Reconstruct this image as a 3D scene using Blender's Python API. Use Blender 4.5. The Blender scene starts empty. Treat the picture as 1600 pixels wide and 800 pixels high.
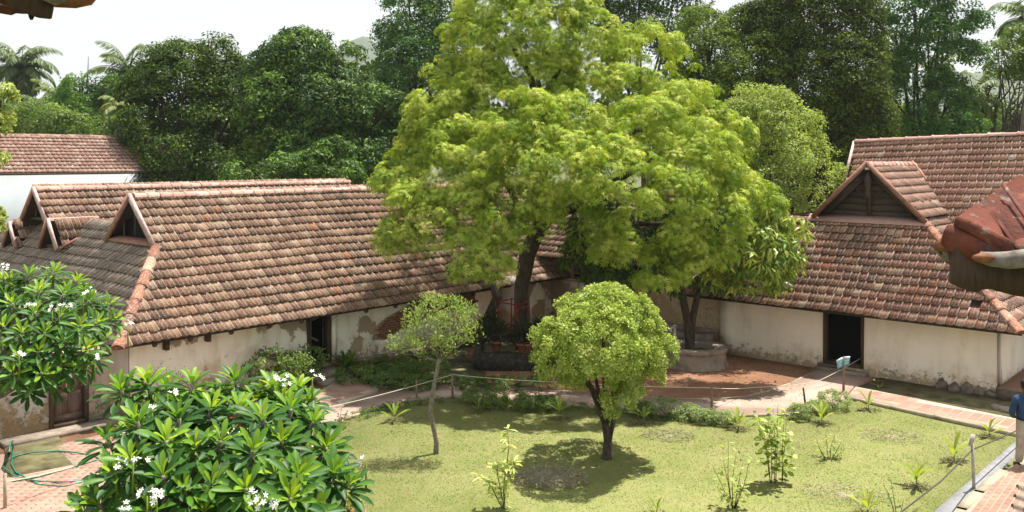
import bpy, math, random
import numpy as np
from mathutils import Vector, Matrix, noise
random.seed(7)
RNG = np.random.default_rng(7)
SC = bpy.context.scene
COL = SC.collection
# ------------------------------------------------------------------ camera, world, sun, exposure
F, CX, HY, H = 1400.0, 800.0, 248.0, 6.1          # focal length (px of the 1600 px picture), eye height
cam_d = bpy.data.cameras.new('camera'); cam = bpy.data.objects.new('camera', cam_d); COL.objects.link(cam)
cam.location = (0, 0, H); cam.rotation_euler = (math.radians(90), 0, 0)
cam_d.sensor_width = 36; cam_d.lens = 36 * F / 1600; cam_d.shift_y = -(400 - HY) / 1600
cam_d.clip_start = 0.05; cam_d.clip_end = 5000
SC.camera = cam
SUN_EL = math.radians(69)
SH = Vector((-0.70, -0.71, 0)).normalized()       # where shadows fall on the ground
world = bpy.data.worlds.new('World'); SC.world = world; world.use_nodes = True
wn = world.node_tree.nodes; wl_ = world.node_tree.links; wn.clear()
SKYMIX = 1.0; SKYK = .88
sky = wn.new('ShaderNodeTexSky'); sky.sky_type = 'NISHITA'; sky.sun_disc = False
sky.sun_elevation = SUN_EL; sky.sun_rotation = math.atan2(-SH.x, -SH.y)
sky.air_density = 2.0; sky.dust_density = 3.0; sky.ozone_density = 1.0; sky.altitude = 30
bg = wn.new('ShaderNodeBackground'); bg.inputs[1].default_value = 0.15
wo = wn.new('ShaderNodeOutputWorld'); # milky haze: the sky's brightness levels off at a pale grey blue
mxs = wn.new('ShaderNodeMix'); mxs.data_type = 'RGBA'; mxs.blend_type = 'DARKEN'; mxs.inputs[0].default_value = SKYMIX
mxs.inputs[7].default_value = (2.02 * SKYK, 2.12 * SKYK, 2.20 * SKYK, 1); wl_.new(sky.outputs[0], mxs.inputs[6]); wl_.new(mxs.outputs[2], bg.inputs[0]); wl_.new(bg.outputs[0], wo.inputs[0])
sd = bpy.data.lights.new('sun', 'SUN'); sd.energy = 3.15; sd.angle = math.radians(0.6); sd.color = (1.0, 0.95, 0.86)
so = bpy.data.objects.new('sun', sd); COL.objects.link(so)
sdir = Vector((SH.x * math.cos(SUN_EL), SH.y * math.cos(SUN_EL), -math.sin(SUN_EL)))
so.rotation_euler = sdir.to_track_quat('-Z', 'Y').to_euler()
SC.view_settings.view_transform = 'Standard'; SC.view_settings.look = 'None'
SC.view_settings.exposure = 1.74; SC.view_settings.gamma = 1.0
SC.render.engine = 'CYCLES'
SC.cycles.max_bounces = 8; SC.cycles.diffuse_bounces = 4; SC.cycles.transmission_bounces = 6
SC.cycles.transparent_max_bounces = 8; SC.cycles.volume_bounces = 0; SC.cycles.use_denoising = True
SC.cycles.sample_clamp_indirect = 6

# ------------------------------------------------------------------ places
U = Vector((0.669, 0.743, 0)); V = Vector((0.743, -0.669, 0)); P0 = Vector((-9.7, 20.5, 0))
Z = Vector((0, 0, 1))
def W(s, v, z=0.0): return P0 + U * s + V * v + Z * z       # the yard's own axes: s along the left wing, v out of its wall
def G(px, py, z=0.0):                                          # a point of the ground seen at this pixel
    Y = F * (H - z) / (py - HY); return Vector(((px - CX) / F * Y, Y, z))
def P(px, py, Y): return Vector(((px - CX) / F * Y, Y, H - (py - HY) / F * Y))
def wall_pt(px, py, v=0.0):                                    # a point of the left wall
    k = (px - CX) / F; o = P0 + V * v
    t = (k * o.y - o.x) / (U.x - k * U.y); q = o + U * t
    return t, H - (py - HY) * q.y / F

# ------------------------------------------------------------------ materials
class NT:
    def __init__(s, name):
        s.m = bpy.data.materials.new(name); s.m.use_nodes = True
        s.n = s.m.node_tree.nodes; s.l = s.m.node_tree.links; s.n.clear()
        s.out = s.n.new('ShaderNodeOutputMaterial')
        s.p = s.n.new('ShaderNodeBsdfPrincipled'); s.l.new(s.p.outputs[0], s.out.inputs[0])
        s.geo = None
    def set(s, sock, val):
        if hasattr(val, 'is_output'): s.l.new(val, sock)
        else:
            if isinstance(val, (tuple, list)) and len(val) == 3 and sock.type == 'RGBA': val = (*val, 1)
            sock.default_value = val
    def pos(s, scale=(1, 1, 1)):
        if s.geo is None: s.geo = s.n.new('ShaderNodeNewGeometry')
        if scale == (1, 1, 1): return s.geo.outputs['Position']
        mp = s.n.new('ShaderNodeMapping'); s.l.new(s.geo.outputs['Position'], mp.inputs[0]); mp.inputs['Scale'].default_value = scale
        return mp.outputs[0]
    def noise(s, scale, detail=4, rough=.6, vec=None):
        n = s.n.new('ShaderNodeTexNoise'); n.inputs['Scale'].default_value = scale; n.inputs['Detail'].default_value = detail
        n.inputs['Roughness'].default_value = rough; s.l.new(vec if vec is not None else s.pos(), n.inputs[0]); return n.outputs[0]
    def voro(s, scale, vec=None, feat='F1', out=0):
        n = s.n.new('ShaderNodeTexVoronoi'); n.feature = feat; n.inputs['Scale'].default_value = scale
        s.l.new(vec if vec is not None else s.pos(), n.inputs[0]); return n.outputs[out]
    def ramp(s, fac, stops):
        r = s.n.new('ShaderNodeValToRGB'); s.l.new(fac, r.inputs[0]); e = r.color_ramp.elements
        while len(e) < len(stops): e.new(.5)
        for q, (p, c) in zip(e, stops):
            q.position = p; q.color = (*c, 1) if isinstance(c, (tuple, list)) else (c, c, c, 1)
        return r.outputs[0]
    def mix(s, f, a, b, mode='MIX'):
        x = s.n.new('ShaderNodeMix'); x.data_type = 'RGBA'; x.blend_type = mode
        s.set(x.inputs[0], f); s.set(x.inputs[6], a); s.set(x.inputs[7], b); return x.outputs[2]
    def math(s, op, a, b=0.0, clamp=False):
        x = s.n.new('ShaderNodeMath'); x.operation = op; x.use_clamp = clamp
        s.set(x.inputs[0], a); s.set(x.inputs[1], b); return x.outputs[0]
    def attr(s, name='tint'):
        a = s.n.new('ShaderNodeAttribute'); a.attribute_name = name; return a.outputs['Fac']
    def z(s):
        x = s.n.new('ShaderNodeSeparateXYZ'); s.l.new(s.pos(), x.inputs[0]); return x.outputs[2]
    def fin(s, col, rough=.8, bump=None, bstr=.3, bdist=.01, spec=.3, metal=0):
        s.set(s.p.inputs['Base Color'], col); s.set(s.p.inputs['Roughness'], rough)
        s.p.inputs['Specular IOR Level'].default_value = spec; s.p.inputs['Metallic'].default_value = metal
        if bump is not None:
            b = s.n.new('ShaderNodeBump'); b.inputs['Strength'].default_value = bstr; b.inputs['Distance'].default_value = bdist
            s.l.new(bump, b.inputs['Height']); s.l.new(b.outputs[0], s.p.inputs['Normal'])
        return s.m
def flat(name, c, rough=.7, var=.18, sc=12, spec=.3, metal=0):
    t = NT(name); n = t.noise(sc, 4)
    col = t.ramp(n, [(.3, tuple(x * (1 - var) for x in c)), (.7, tuple(min(1, x * (1 + var)) for x in c))])
    return t.fin(col, rough, n, .2, .005, spec, metal)
def tile_mat(name, stops, lichen=.5, black=.5, lich_col=(.56, .49, .42)):
    t = NT(name)
    base = t.ramp(t.attr(), stops)
    n1 = t.noise(9, 5, .7)
    base = t.mix(t.ramp(n1, [(.40, 0.0), (.75, .45)]), base, (.22, .14, .11), 'MIX')
    sp = t.noise(22, 4, .75)
    pat = t.noise(1.1, 3, .6)
    lm = t.math('MULTIPLY', t.ramp(sp, [(.50, 0.0), (.62, 1.0)]), t.ramp(pat, [(.35, lichen * .35), (.62, lichen)]))
    base = t.mix(lm, base, lich_col)
    dk = t.noise(30, 3, .7); dp = t.noise(.8, 4, .65, t.pos((1, 1, 1.7)))
    dm = t.math('MULTIPLY', t.ramp(dk, [(.42, 0.0), (.60, 1.0)]), t.ramp(dp, [(.42, black * .25), (.62, black)]))
    base = t.mix(dm, base, (.06, .05, .045))
    rb = t.math('MULTIPLY', t.math('ADD', t.attr('rib'), 0.0, True), t.ramp(t.noise(5, 4, .7), [(.38, .08), (.68, .55)]))
    base = t.mix(rb, base, tuple(min(.8, x * 1.2) for x in lich_col))
    base = t.mix(t.math('MULTIPLY', t.math('MULTIPLY', t.attr('rib'), -1.5, True), .75), base, (.055, .04, .032))  # shadow line between courses, painted dark on the lower lip faces
    return t.fin(base, .9, sp, .35, .006, .15)
def plaster(name, c, dirt_h=.5, dirt=.7, stain=.4, peel=0.0, dirtcol=(.10, .09, .08), warm=(.50, .36, .20)):
    t = NT(name)
    n = t.noise(.9, 6, .62)
    base = t.ramp(n, [(.3, tuple(x * .88 for x in c)), (.7, c)])
    # yellowish wash running down
    w = t.noise(1.6, 4, .6, t.pos((1.3, 1.3, .35)))
    base = t.mix(t.ramp(w, [(.48, 0.0), (.72, stain)]), base, warm)
    # peeled patches
    if peel:
        pn = t.noise(.75, 7, .6)
        base = t.mix(t.ramp(pn, [(.60 - .1 * peel, 0.0), (.62 - .1 * peel, .85)]), base, (.27, .20, .14))
    # mildew near the ground: thresholded noise weighted by height
    zz = t.z(); dn = t.noise(7, 6, .78)
    wgt = t.math('SUBTRACT', 1.0, t.math('DIVIDE', zz, dirt_h), True)
    wgt = t.math('ADD', t.math('MULTIPLY', wgt, .30), dn)
    base = t.mix(t.math('MULTIPLY', t.ramp(wgt, [(.66, 0.0), (.74, 1.0)]), dirt), base, dirtcol)
    w2 = t.math('ADD', t.math('MULTIPLY', t.math('SUBTRACT', 1.0, t.math('DIVIDE', zz, dirt_h * 1.5), True), .35), t.noise(1.5, 5, .7))
    base = t.mix(t.ramp(w2, [(.60, 0.0), (.85, .65)]), base, warm)
    return t.fin(base, .9, t.noise(14, 6, .7), .35, .01, .15)
def leaf_mat(name, stops, trans=.35, rough=.55, spec=.25, tboost=(1.5, 1.5, .6)):
    t = NT(name); col = t.ramp(t.attr(), stops)
    t.fin(col, rough, None, spec=spec)
    tr = t.n.new('ShaderNodeBsdfTranslucent'); t.l.new(t.mix(1.0, col, tboost, 'MULTIPLY'), tr.inputs[0])
    mx = t.n.new('ShaderNodeMixShader'); mx.inputs[0].default_value = trans
    t.l.new(t.p.outputs[0], mx.inputs[1]); t.l.new(tr.outputs[0], mx.inputs[2]); t.l.new(mx.outputs[0], t.out.inputs[0])
    return t.m
def wood(name, c, sc=(14, 14, 2)):
    t = NT(name); n = t.noise(3, 6, .7, t.pos(sc))
    col = t.ramp(n, [(.3, tuple(x * .55 for x in c)), (.55, c), (.75, tuple(x * 1.35 for x in c))])
    return t.fin(col, .85, n, .5, .01, .2)
M = {}
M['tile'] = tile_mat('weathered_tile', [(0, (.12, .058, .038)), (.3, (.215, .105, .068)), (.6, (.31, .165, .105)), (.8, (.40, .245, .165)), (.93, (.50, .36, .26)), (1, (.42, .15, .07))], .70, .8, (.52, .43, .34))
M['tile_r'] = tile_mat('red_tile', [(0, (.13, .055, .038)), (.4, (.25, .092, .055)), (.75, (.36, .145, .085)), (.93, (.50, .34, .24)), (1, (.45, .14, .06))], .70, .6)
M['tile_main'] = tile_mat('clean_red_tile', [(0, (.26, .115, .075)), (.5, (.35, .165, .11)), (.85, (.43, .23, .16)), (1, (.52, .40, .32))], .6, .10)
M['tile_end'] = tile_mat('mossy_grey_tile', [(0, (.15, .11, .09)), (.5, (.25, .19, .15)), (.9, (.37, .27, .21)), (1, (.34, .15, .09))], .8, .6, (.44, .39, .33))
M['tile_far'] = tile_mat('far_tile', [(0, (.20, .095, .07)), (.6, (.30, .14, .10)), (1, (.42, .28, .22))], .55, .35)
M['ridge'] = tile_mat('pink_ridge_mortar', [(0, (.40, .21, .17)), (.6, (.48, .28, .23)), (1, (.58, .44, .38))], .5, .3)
M['barge'] = flat('pink_white_barge', (.50, .36, .33), .85, .3, 7)
M['barge_dk'] = flat('brown_barge', (.30, .15, .11), .85, .3, 7)
M['deck'] = flat('dark_battens', (.035, .026, .02), .9)
M['plaster_l'] = plaster('cream_plaster', (.93, .88, .77), 1.15, .85, .50, .28, warm=(.46, .33, .17))
M['plaster_p'] = plaster('peeling_plaster', (.50, .47, .43), 1.3, .85, .55, 1.0, dirtcol=(.05, .05, .045), warm=(.30, .20, .10))
M['plaster_r'] = plaster('peach_plaster', (.92, .82, .70), .6, .85, .28)
M['plaster_b'] = plaster('stained_plaster', (.50, .42, .32), 2.4, .5, .6, .4)
M['plaster_w'] = plaster('white_plaster', (.43, .47, .50), .4, .3, .05)
M['wood'] = wood('aged_timber', (.085, .055, .04)); M['wood_door'] = wood('faded_door', (.16, .105, .08), (9, 9, 1.2))
M['wood_gable'] = wood('grey_gable_boards', (.085, .062, .045), (3, 3, 14)); M['wood_rail'] = wood('post_wood', (.22, .16, .11))
M['dark'] = flat('black_and_room_shade', (.012, .011, .010), .95)  # near-black; inside rooms, gables and the shed it paints in their shade
M['stone'] = flat('plinth_stone', (.17, .135, .105), .92, .4, 5)
t = NT('mossy_black_stone'); n1 = t.noise(6, 6, .75); M['stone_dk'] = t.fin(t.ramp(n1, [(.35, (.018, .018, .014)), (.55, (.06, .052, .04)), (.7, (.13, .11, .085))]), .95, n1, .8, .03, .1)
M['cement'] = flat('old_cement', (.26, .21, .165), .9, .35, 4)
M['cement_w'] = flat('pale_kerb', (.36, .30, .21), .9, .25, 6)
M['kerbgrey'] = flat('grey_concrete', (.21, .21, .22), .85, .2, 5)
t = NT('lawn'); n1 = t.noise(.55, 6, .65); n2 = t.noise(26, 5, .7); n3 = t.noise(2.8, 5, .65)
c = t.ramp(n1, [(.3, (.14, .17, .045)), (.5, (.19, .21, .07)), (.7, (.25, .245, .10))])
c = t.mix(t.ramp(n3, [(.42, 0.0), (.75, .6)]), c, (.28, .235, .12)); c = t.mix(t.ramp(t.noise(1.1, 6, .7), [(.60, 0.0), (.72, .5)]), c, (.26, .19, .10)); c = t.mix(t.ramp(n2, [(.3, .2), (.65, 0.0)]), c, (.10, .13, .03))
M['lawn'] = t.fin(c, .95, n2, .5, .02, .1)
t = NT('red_earth'); n1 = t.noise(.9, 6, .65); n2 = t.noise(14, 6, .75)
c = t.ramp(n1, [(.3, (.19, .095, .058)), (.55, (.27, .145, .09)), (.75, (.37, .235, .16))]); c = t.mix(t.ramp(n2, [(.40, .45), (.6, 0.0)]), c, (.20, .09, .05))
c = t.mix(t.ramp(t.voro(9), [(.05, .7), (.09, 0.0)]), c, (.30, .22, .10))
M['earth'] = t.fin(c, .95, n2, .6, .02, .1)
t = NT('pink_path'); n1 = t.noise(.8, 6, .65); n2 = t.noise(16, 5, .7)
c = t.ramp(n1, [(.3, (.31, .215, .17)), (.55, (.40, .285, .235)), (.75, (.46, .35, .29))]); c = t.mix(t.ramp(n2, [(.38, .35), (.55, 0.0)]), c, (.30, .20, .15))
c = t.mix(t.ramp(t.noise(2.3, 5, .7), [(.55, 0.0), (.72, .5)]), c, (.36, .27, .20))
M['path'] = t.fin(c, .9, n2, .4, .01, .15)
t = NT('brick_paver'); n2 = t.noise(11, 5, .7)
c = t.ramp(t.attr(), [(0, (.25, .14, .105)), (.5, (.32, .19, .145)), (1, (.39, .255, .20))]); c = t.mix(t.ramp(n2, [(.4, .4), (.65, 0.0)]), c, (.24, .14, .10))
c = t.mix(t.ramp(t.noise(1.3, 5, .7), [(.5, 0.0), (.75, .4)]), c, (.40, .29, .22))
M['paver'] = t.fin(c, .9, n2, .4, .01, .15)
M['mortar'] = flat('pale_mortar', (.46, .37, .28), .9, .2, 10)
t = NT('rough_ground'); n1 = t.noise(.12, 6, .65); n2 = t.noise(5, 5, .7)
c = t.ramp(n1, [(.35, (.07, .10, .03)), (.6, (.13, .13, .06)), (.75, (.22, .15, .09))]); c = t.mix(t.ramp(n2, [(.3, .5), (.6, 0.0)]), c, (.05, .055, .02))
M['ground'] = t.fin(c, .95, n2, .5, .03, .1)
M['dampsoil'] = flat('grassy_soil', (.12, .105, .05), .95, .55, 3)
M['hill'] = flat('wooded_hill', (.05, .075, .04), .95, .4, .03)
t = NT('old_bark'); n1 = t.noise(3, 7, .75, t.pos((6, 6, 1.5)))
M['bark'] = t.fin(t.ramp(n1, [(.35, (.025, .02, .016)), (.55, (.085, .067, .052)), (.75, (.17, .145, .12))]), .95, n1, .9, .03, .1)
t = NT('pale_bark'); n1 = t.noise(3, 6, .7, t.pos((8, 8, 4)))
M['bark_p'] = t.fin(t.ramp(n1, [(.35, (.10, .085, .065)), (.6, (.25, .22, .17)), (.75, (.36, .33, .27))]), .9, n1, .6, .01, .15)
M['palmtrunk'] = flat('palm_trunk_bark', (.19, .17, .145), .95, .35, 3)
M['neem'] = leaf_mat('neem_leaf', [(0, (.07, .135, .018)), (.35, (.145, .235, .024)), (.7, (.285, .375, .045)), (1, (.48, .52, .12))], .25, .6, .12, (1.6, 1.6, .35))
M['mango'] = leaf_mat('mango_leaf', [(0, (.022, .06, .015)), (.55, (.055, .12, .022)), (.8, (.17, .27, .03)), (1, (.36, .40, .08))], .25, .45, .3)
M['dark1'] = leaf_mat('dark_leaf', [(0, (.020, .045, .010)), (.5, (.052, .095, .015)), (1, (.16, .23, .025))], .2, .6, .12)
M['brown'] = leaf_mat('brownish_dark_leaf', [(0, (.028, .045, .010)), (.45, (.065, .095, .016)), (.8, (.15, .20, .025)), (1, (.24, .31, .035))], .2, .6, .12)
M['dark2'] = leaf_mat('glossy_dark_leaf', [(0, (.018, .048, .012)), (.5, (.048, .10, .018)), (1, (.18, .31, .035))], .2, .55, .2)
M['blue'] = leaf_mat('bluish_leaf', [(0, (.03, .08, .022)), (.5, (.075, .165, .038)), (1, (.17, .29, .055))], .3, .6, .12)
M['olive'] = leaf_mat('olive_leaf', [(0, (.05, .09, .014)), (.5, (.12, .18, .022)), (1, (.26, .33, .04))], .3, .6, .12)
M['light'] = leaf_mat('pale_leaf', [(0, (.14, .19, .045)), (.5, (.29, .36, .09)), (1, (.45, .50, .20))], .4)
M['round'] = leaf_mat('lime_leaf', [(0, (.12, .19, .03)), (.5, (.28, .36, .06)), (1, (.48, .54, .18))], .28, .55, .25)
M['willow'] = leaf_mat('willowy_leaf', [(0, (.12, .19, .045)), (.5, (.22, .30, .08)), (1, (.38, .44, .18))], .4)
M['shrub'] = leaf_mat('shrub_leaf', [(0, (.06, .11, .025)), (.5, (.12, .19, .04)), (1, (.24, .31, .08))], .35)
M['silver'] = leaf_mat('silvery_leaf', [(0, (.14, .20, .06)), (.5, (.24, .31, .13)), (1, (.42, .47, .27))], .35)
M['stripe'] = leaf_mat('pale_striped_leaf', [(0, (.12, .20, .03)), (.6, (.32, .40, .09)), (1, (.62, .64, .26))], .35)
M['palm'] = leaf_mat('palm_leaf', [(0, (.06, .10, .045)), (.5, (.13, .18, .075)), (1, (.28, .32, .10))], .25)
M['seed'] = leaf_mat('bright_seedling_leaf', [(0, (.13, .20, .035)), (.6, (.28, .34, .05)), (1, (.45, .45, .10))], .35)
M['potleaf'] = leaf_mat('dark_pot_leaf', [(0, (.02, .03, .015)), (.6, (.045, .065, .03)), (1, (.10, .06, .06))], .2)
t = NT('plumeria_leaf'); col = t.ramp(t.attr(), [(0, (.014, .048, .011)), (.35, (.036, .11, .018)), (.6, (.10, .225, .022)), (.85, (.25, .39, .03)), (1, (.38, .48, .05))])
t.fin(t.mix(t.ramp(t.noise(9, 4, .7), [(.55, 0.0), (.75, .30)]), col, (.16, .19, .08)), .45, None, spec=.25); tr = t.n.new('ShaderNodeBsdfTranslucent'); t.l.new(t.mix(1.0, col, (1.7, 1.6, .5), 'MULTIPLY'), tr.inputs[0])
mx = t.n.new('ShaderNodeMixShader'); mx.inputs[0].default_value = .32; t.l.new(t.p.outputs[0], mx.inputs[1]); t.l.new(tr.outputs[0], mx.inputs[2]); t.l.new(mx.outputs[0], t.out.inputs[0])
M['plum'] = t.m
M['flower'] = flat('white_petal', (.86, .85, .76), .6, .05)
M['grass'] = leaf_mat('grass_blade', [(0, (.09, .12, .028)), (.5, (.155, .175, .05)), (1, (.30, .27, .12))], .3, .8, .1)
M['hay'] = flat('dry_cuttings', (.25, .225, .14), .95, .35, 20)
M['redpaint'] = flat('red_paint', (.20, .010, .012), .45, .2, 8, .5)
M['clay'] = flat('clay_pot', (.36, .14, .08), .85, .25, 9)
M['bluesign'] = flat('pale_blue_sign', (.20, .42, .52), .5, .12, 9)
M['whitesign'] = flat('white_board_edge', (.75, .77, .76), .5, .1)
M['rope'] = flat('pale_rope', (.58, .55, .42), .9, .15, 30)
M['rope_dk'] = flat('grey_rope', (.07, .06, .05), .9, .15, 30)
M['steel'] = flat('weathered_steel_post', (.36, .34, .31), .6, .25, 12)
M['hose'] = flat('green_hose', (.015, .17, .10), .4, .15, 6, .5)
M['white'] = flat('white_plastic_pipe', (.75, .74, .70), .5, .1)
M['shirt'] = flat('navy_cloth', (.022, .055, .12), .9, .35, 9); M['trouser'] = flat('beige_cloth', (.36, .31, .25), .9, .2, 9)
M['skin'] = flat('brown_skin', (.14, .07, .045), .6, .1); M['hair'] = flat('black_hair', (.012, .01, .009), .7, .3, 60)
M['shoe'] = flat('brown_shoe', (.05, .03, .02), .6, .2)
t = NT('near_terracotta'); n1 = t.noise(5, 6, .65); n2 = t.noise(60, 5, .7)
c = t.ramp(n1, [(.3, (.12, .040, .028)), (.55, (.20, .066, .042)), (.75, (.25, .11, .078))])
c = t.mix(t.ramp(t.math('ADD', t.math('MULTIPLY', t.noise(40, 4, .6), .3), t.noise(11, 4, .6)), [(.74, 0.0), (.80, .7)]), c, (.24, .23, .20))
c = t.mix(t.ramp(t.noise(8, 6, .7), [(.52, 0.0), (.64, .8)]), c, (.07, .04, .04))
M['near'] = t.fin(c, .9, t.math('ADD', n2, t.math('MULTIPLY', n1, 2.0)), .8, .008, .15)
M['near_grey'] = flat('lichened_tile_lip', (.20, .17, .145), .9, .5, 26)
M['orange'] = flat('orange_broken_tile', (.19, .075, .035), .85, .45, 30)
M['brick'] = flat('exposed_brick', (.26, .105, .065), .92, .35, 8); M['brickjoint'] = flat('lime_joint', (.34, .26, .19), .95, .2, 20)

# ------------------------------------------------------------------ mesh building
ORG = {}                                  # world position of every object's origin
def reg(o, loc, parent=None):
    loc = Vector(loc); o.location = loc - (ORG[parent.name] if parent else Vector((0, 0, 0)))
    if parent: o.parent = parent
    ORG[o.name] = loc
def tag(o, label=None, cat=None, group=None, kind=None):
    if label: assert 4 <= len(label.split()) <= 16, label
    for k, x in (('label', label), ('category', cat), ('group', group), ('kind', kind)):
        if x: o[k] = x
    return o
def thing(name, label, cat, base, group=None):
    o = bpy.data.objects.new(name, None); COL.objects.link(o); o.empty_display_size = .1; reg(o, base); return tag(o, label, cat, group)
RIB_LIP_SHADE = np.array([0, 1, 1, .5, 0, 0, .45, .45, 0, 0, 0] * 2 + [-1.0] * 11)  # positive: pale ribs; negative: lip ring that gets the painted shadow line
def raw_mesh(name, v, faces_idx, sizes, mat, tint=None, smooth=False):
    me = bpy.data.meshes.new(name)
    me.vertices.add(len(v)); me.vertices.foreach_set('co', np.ascontiguousarray(v, dtype=np.float32).ravel())
    me.loops.add(len(faces_idx)); me.loops.foreach_set('vertex_index', np.asarray(faces_idx, dtype=np.int32))
    sizes = np.asarray(sizes, dtype=np.int32); me.polygons.add(len(sizes))
    me.polygons.foreach_set('loop_start', np.concatenate([[0], np.cumsum(sizes)[:-1]]).astype(np.int32))
    me.update(calc_edges=True)
    if smooth: me.polygons.foreach_set('use_smooth', np.ones(len(sizes), dtype=bool))
    a = me.attributes.new('tint', 'FLOAT', 'POINT')
    a.data.foreach_set('value', np.full(len(v), .5, np.float32) if tint is None else np.asarray(tint, dtype=np.float32))
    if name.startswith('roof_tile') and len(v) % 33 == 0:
        me.attributes.new('rib', 'FLOAT', 'POINT').data.foreach_set('value', np.tile(RIB_LIP_SHADE, len(v) // 33).astype(np.float32))
    if mat: me.materials.append(mat)
    me.validate(); return me
class MB:
    def __init__(s): s.v = []; s.f = []
    def add(s, vs, fs):
        k = len(s.v); s.v += [tuple(x) for x in vs]; s.f += [tuple(i + k for i in f) for f in fs]; return s
    def box(s, c, x, y, z):               # centre and three half-vectors
        c, x, y, z = map(Vector, (c, x, y, z)); k = []
        for a in (-1, 1):
            for b in (-1, 1):
                for d in (-1, 1): k.append(c + x * a + y * b + z * d)
        return s.add(k, [(0, 1, 3, 2), (4, 6, 7, 5), (0, 4, 5, 1), (2, 3, 7, 6), (0, 2, 6, 4), (1, 5, 7, 3)])
    def wbox(s, s0, s1, v0, v1, z0, z1):  # box in yard axes
        return s.box(W((s0 + s1) / 2, (v0 + v1) / 2, (z0 + z1) / 2), U * (s1 - s0) / 2, V * (v1 - v0) / 2, Z * (z1 - z0) / 2)
    def bar(s, a, b, w, h):
        a, b = Vector(a), Vector(b); d = (b - a); L = d.length; d.normalize()
        sd = d.cross(Z); sd = sd.normalized() if sd.length > 1e-3 else Vector((1, 0, 0)); up = sd.cross(d)
        return s.box((a + b) / 2, d * L / 2, sd * w / 2, up * h / 2)
    def prism(s, pts, vec):
        n = len(pts); pts = [Vector(p) for p in pts]; vec = Vector(vec)
        return s.add(pts + [p + vec for p in pts], [tuple(range(n))[::-1], tuple(range(n, 2 * n))] + [(i, (i + 1) % n, n + (i + 1) % n, n + i) for i in range(n)])
    def tube(s, pts, rad, n=8, wob=0.0, caps=True):
        pts = [Vector(p) for p in pts]; m = len(pts)
        if not hasattr(rad, '__len__'): rad = [rad] * m
        vs = []; ref = None
        for i, p in enumerate(pts):
            d = (pts[min(i + 1, m - 1)] - pts[max(i - 1, 0)]).normalized()
            if ref is None: ref = Vector((1, 0, 0)) if abs(d.x) < .8 else Vector((0, 1, 0))
            a = (ref - d * ref.dot(d)).normalized(); ref = a; b = d.cross(a)
            for j in range(n):
                th = 2 * math.pi * j / n; r = rad[i] * (1 + wob * noise.noise(Vector((math.cos(th) * 1.5, math.sin(th) * 1.5, p.z * 1.3 + p.x))))
                vs.append(p + a * math.cos(th) * r + b * math.sin(th) * r)
        fs = [(i * n + j, i * n + (j + 1) % n, (i + 1) * n + (j + 1) % n, (i + 1) * n + j) for i in range(m - 1) for j in range(n)]
        if caps: fs += [tuple(range(n))[::-1], tuple(range((m - 1) * n, m * n))]
        return s.add(vs, fs)
    def lathe(s, c, prof, n=24, wob=0.0):
        c = Vector(c); vs = []
        for r, z in prof:
            for j in range(n):
                th = 2 * math.pi * j / n; rr = r * (1 + wob * noise.noise(Vector((math.cos(th) * 2, math.sin(th) * 2, z * 3))))
                vs.append(c + Vector((rr * math.cos(th), rr * math.sin(th), z)))
        m = len(prof)
        return s.add(vs, [(i * n + j, i * n + (j + 1) % n, (i + 1) * n + (j + 1) % n, (i + 1) * n + j) for i in range(m - 1) for j in range(n)])
    def ball(s, c, r, n=10, m=6, wob=0.0):
        c = Vector(c); r = Vector(r) if hasattr(r, '__len__') else Vector((r, r, r)); vs = []
        for i in range(m + 1):
            ph = math.pi * i / m
            for j in range(n):
                th = 2 * math.pi * j / n; d = Vector((math.sin(ph) * math.cos(th), math.sin(ph) * math.sin(th), math.cos(ph)))
                k = 1 + wob * noise.noise(d * 2.3 + c); vs.append(c + Vector((d.x * r.x, d.y * r.y, d.z * r.z)) * k)
        return s.add(vs, [(i * n + j, (i + 1) * n + j, (i + 1) * n + (j + 1) % n, i * n + (j + 1) % n) for i in range(m) for j in range(n)])
    def build(s, name, mat, parent=None, base=None, smooth=False, tint=.5):
        v = np.array(s.v, dtype=np.float64)
        if base is None: base = ORG[parent.name] if parent else Vector((v[:, 0].mean(), v[:, 1].mean(), v[:, 2].min()))
        v = v - np.array(base)
        me = raw_mesh(name, v, [i for f in s.f for i in f], [len(f) for f in s.f], mat, np.full(len(v), tint), smooth)
        o = bpy.data.objects.new(name, me); COL.objects.link(o); reg(o, base, parent); return o
# ---- many copies of a small template
def tmpl(vs, fs): return np.array(vs, dtype=np.float64), fs
def joined(name, T, X, Y, Zv, pos, tint, mat, parent=None, base=None, smooth=False, kind=None):
    tv, tf = T; N = len(pos); k = len(tv)
    v = (tv[None, :, 0, None] * X[:, None, :] + tv[None, :, 1, None] * Y[:, None, :] + tv[None, :, 2, None] * Zv[:, None, :]) + pos[:, None, :]
    if base is None: base = ORG[parent.name] if parent else Vector(pos.mean(0))
    v = v.reshape(-1, 3) - np.array(base)
    fi = np.concatenate([np.array(f) for f in tf]); idx = (fi[None, :] + (np.arange(N) * k)[:, None]).ravel()
    me = raw_mesh(name, v, idx, np.tile([len(f) for f in tf], N), mat, np.repeat(tint, k), smooth)
    o = bpy.data.objects.new(name, me); COL.objects.link(o); reg(o, base, parent)
    if kind: o['kind'] = kind
    return o
def in_view(pos):
    y = np.maximum(pos[:, 1], .1); px = pos[:, 0] / y * F + CX; py = HY + (H - pos[:, 2]) / y * F
    return (px > -10) & (px < 1610) & (py > -10) & (py < 810) & (pos[:, 1] > 0)
NLEV = 8
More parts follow.
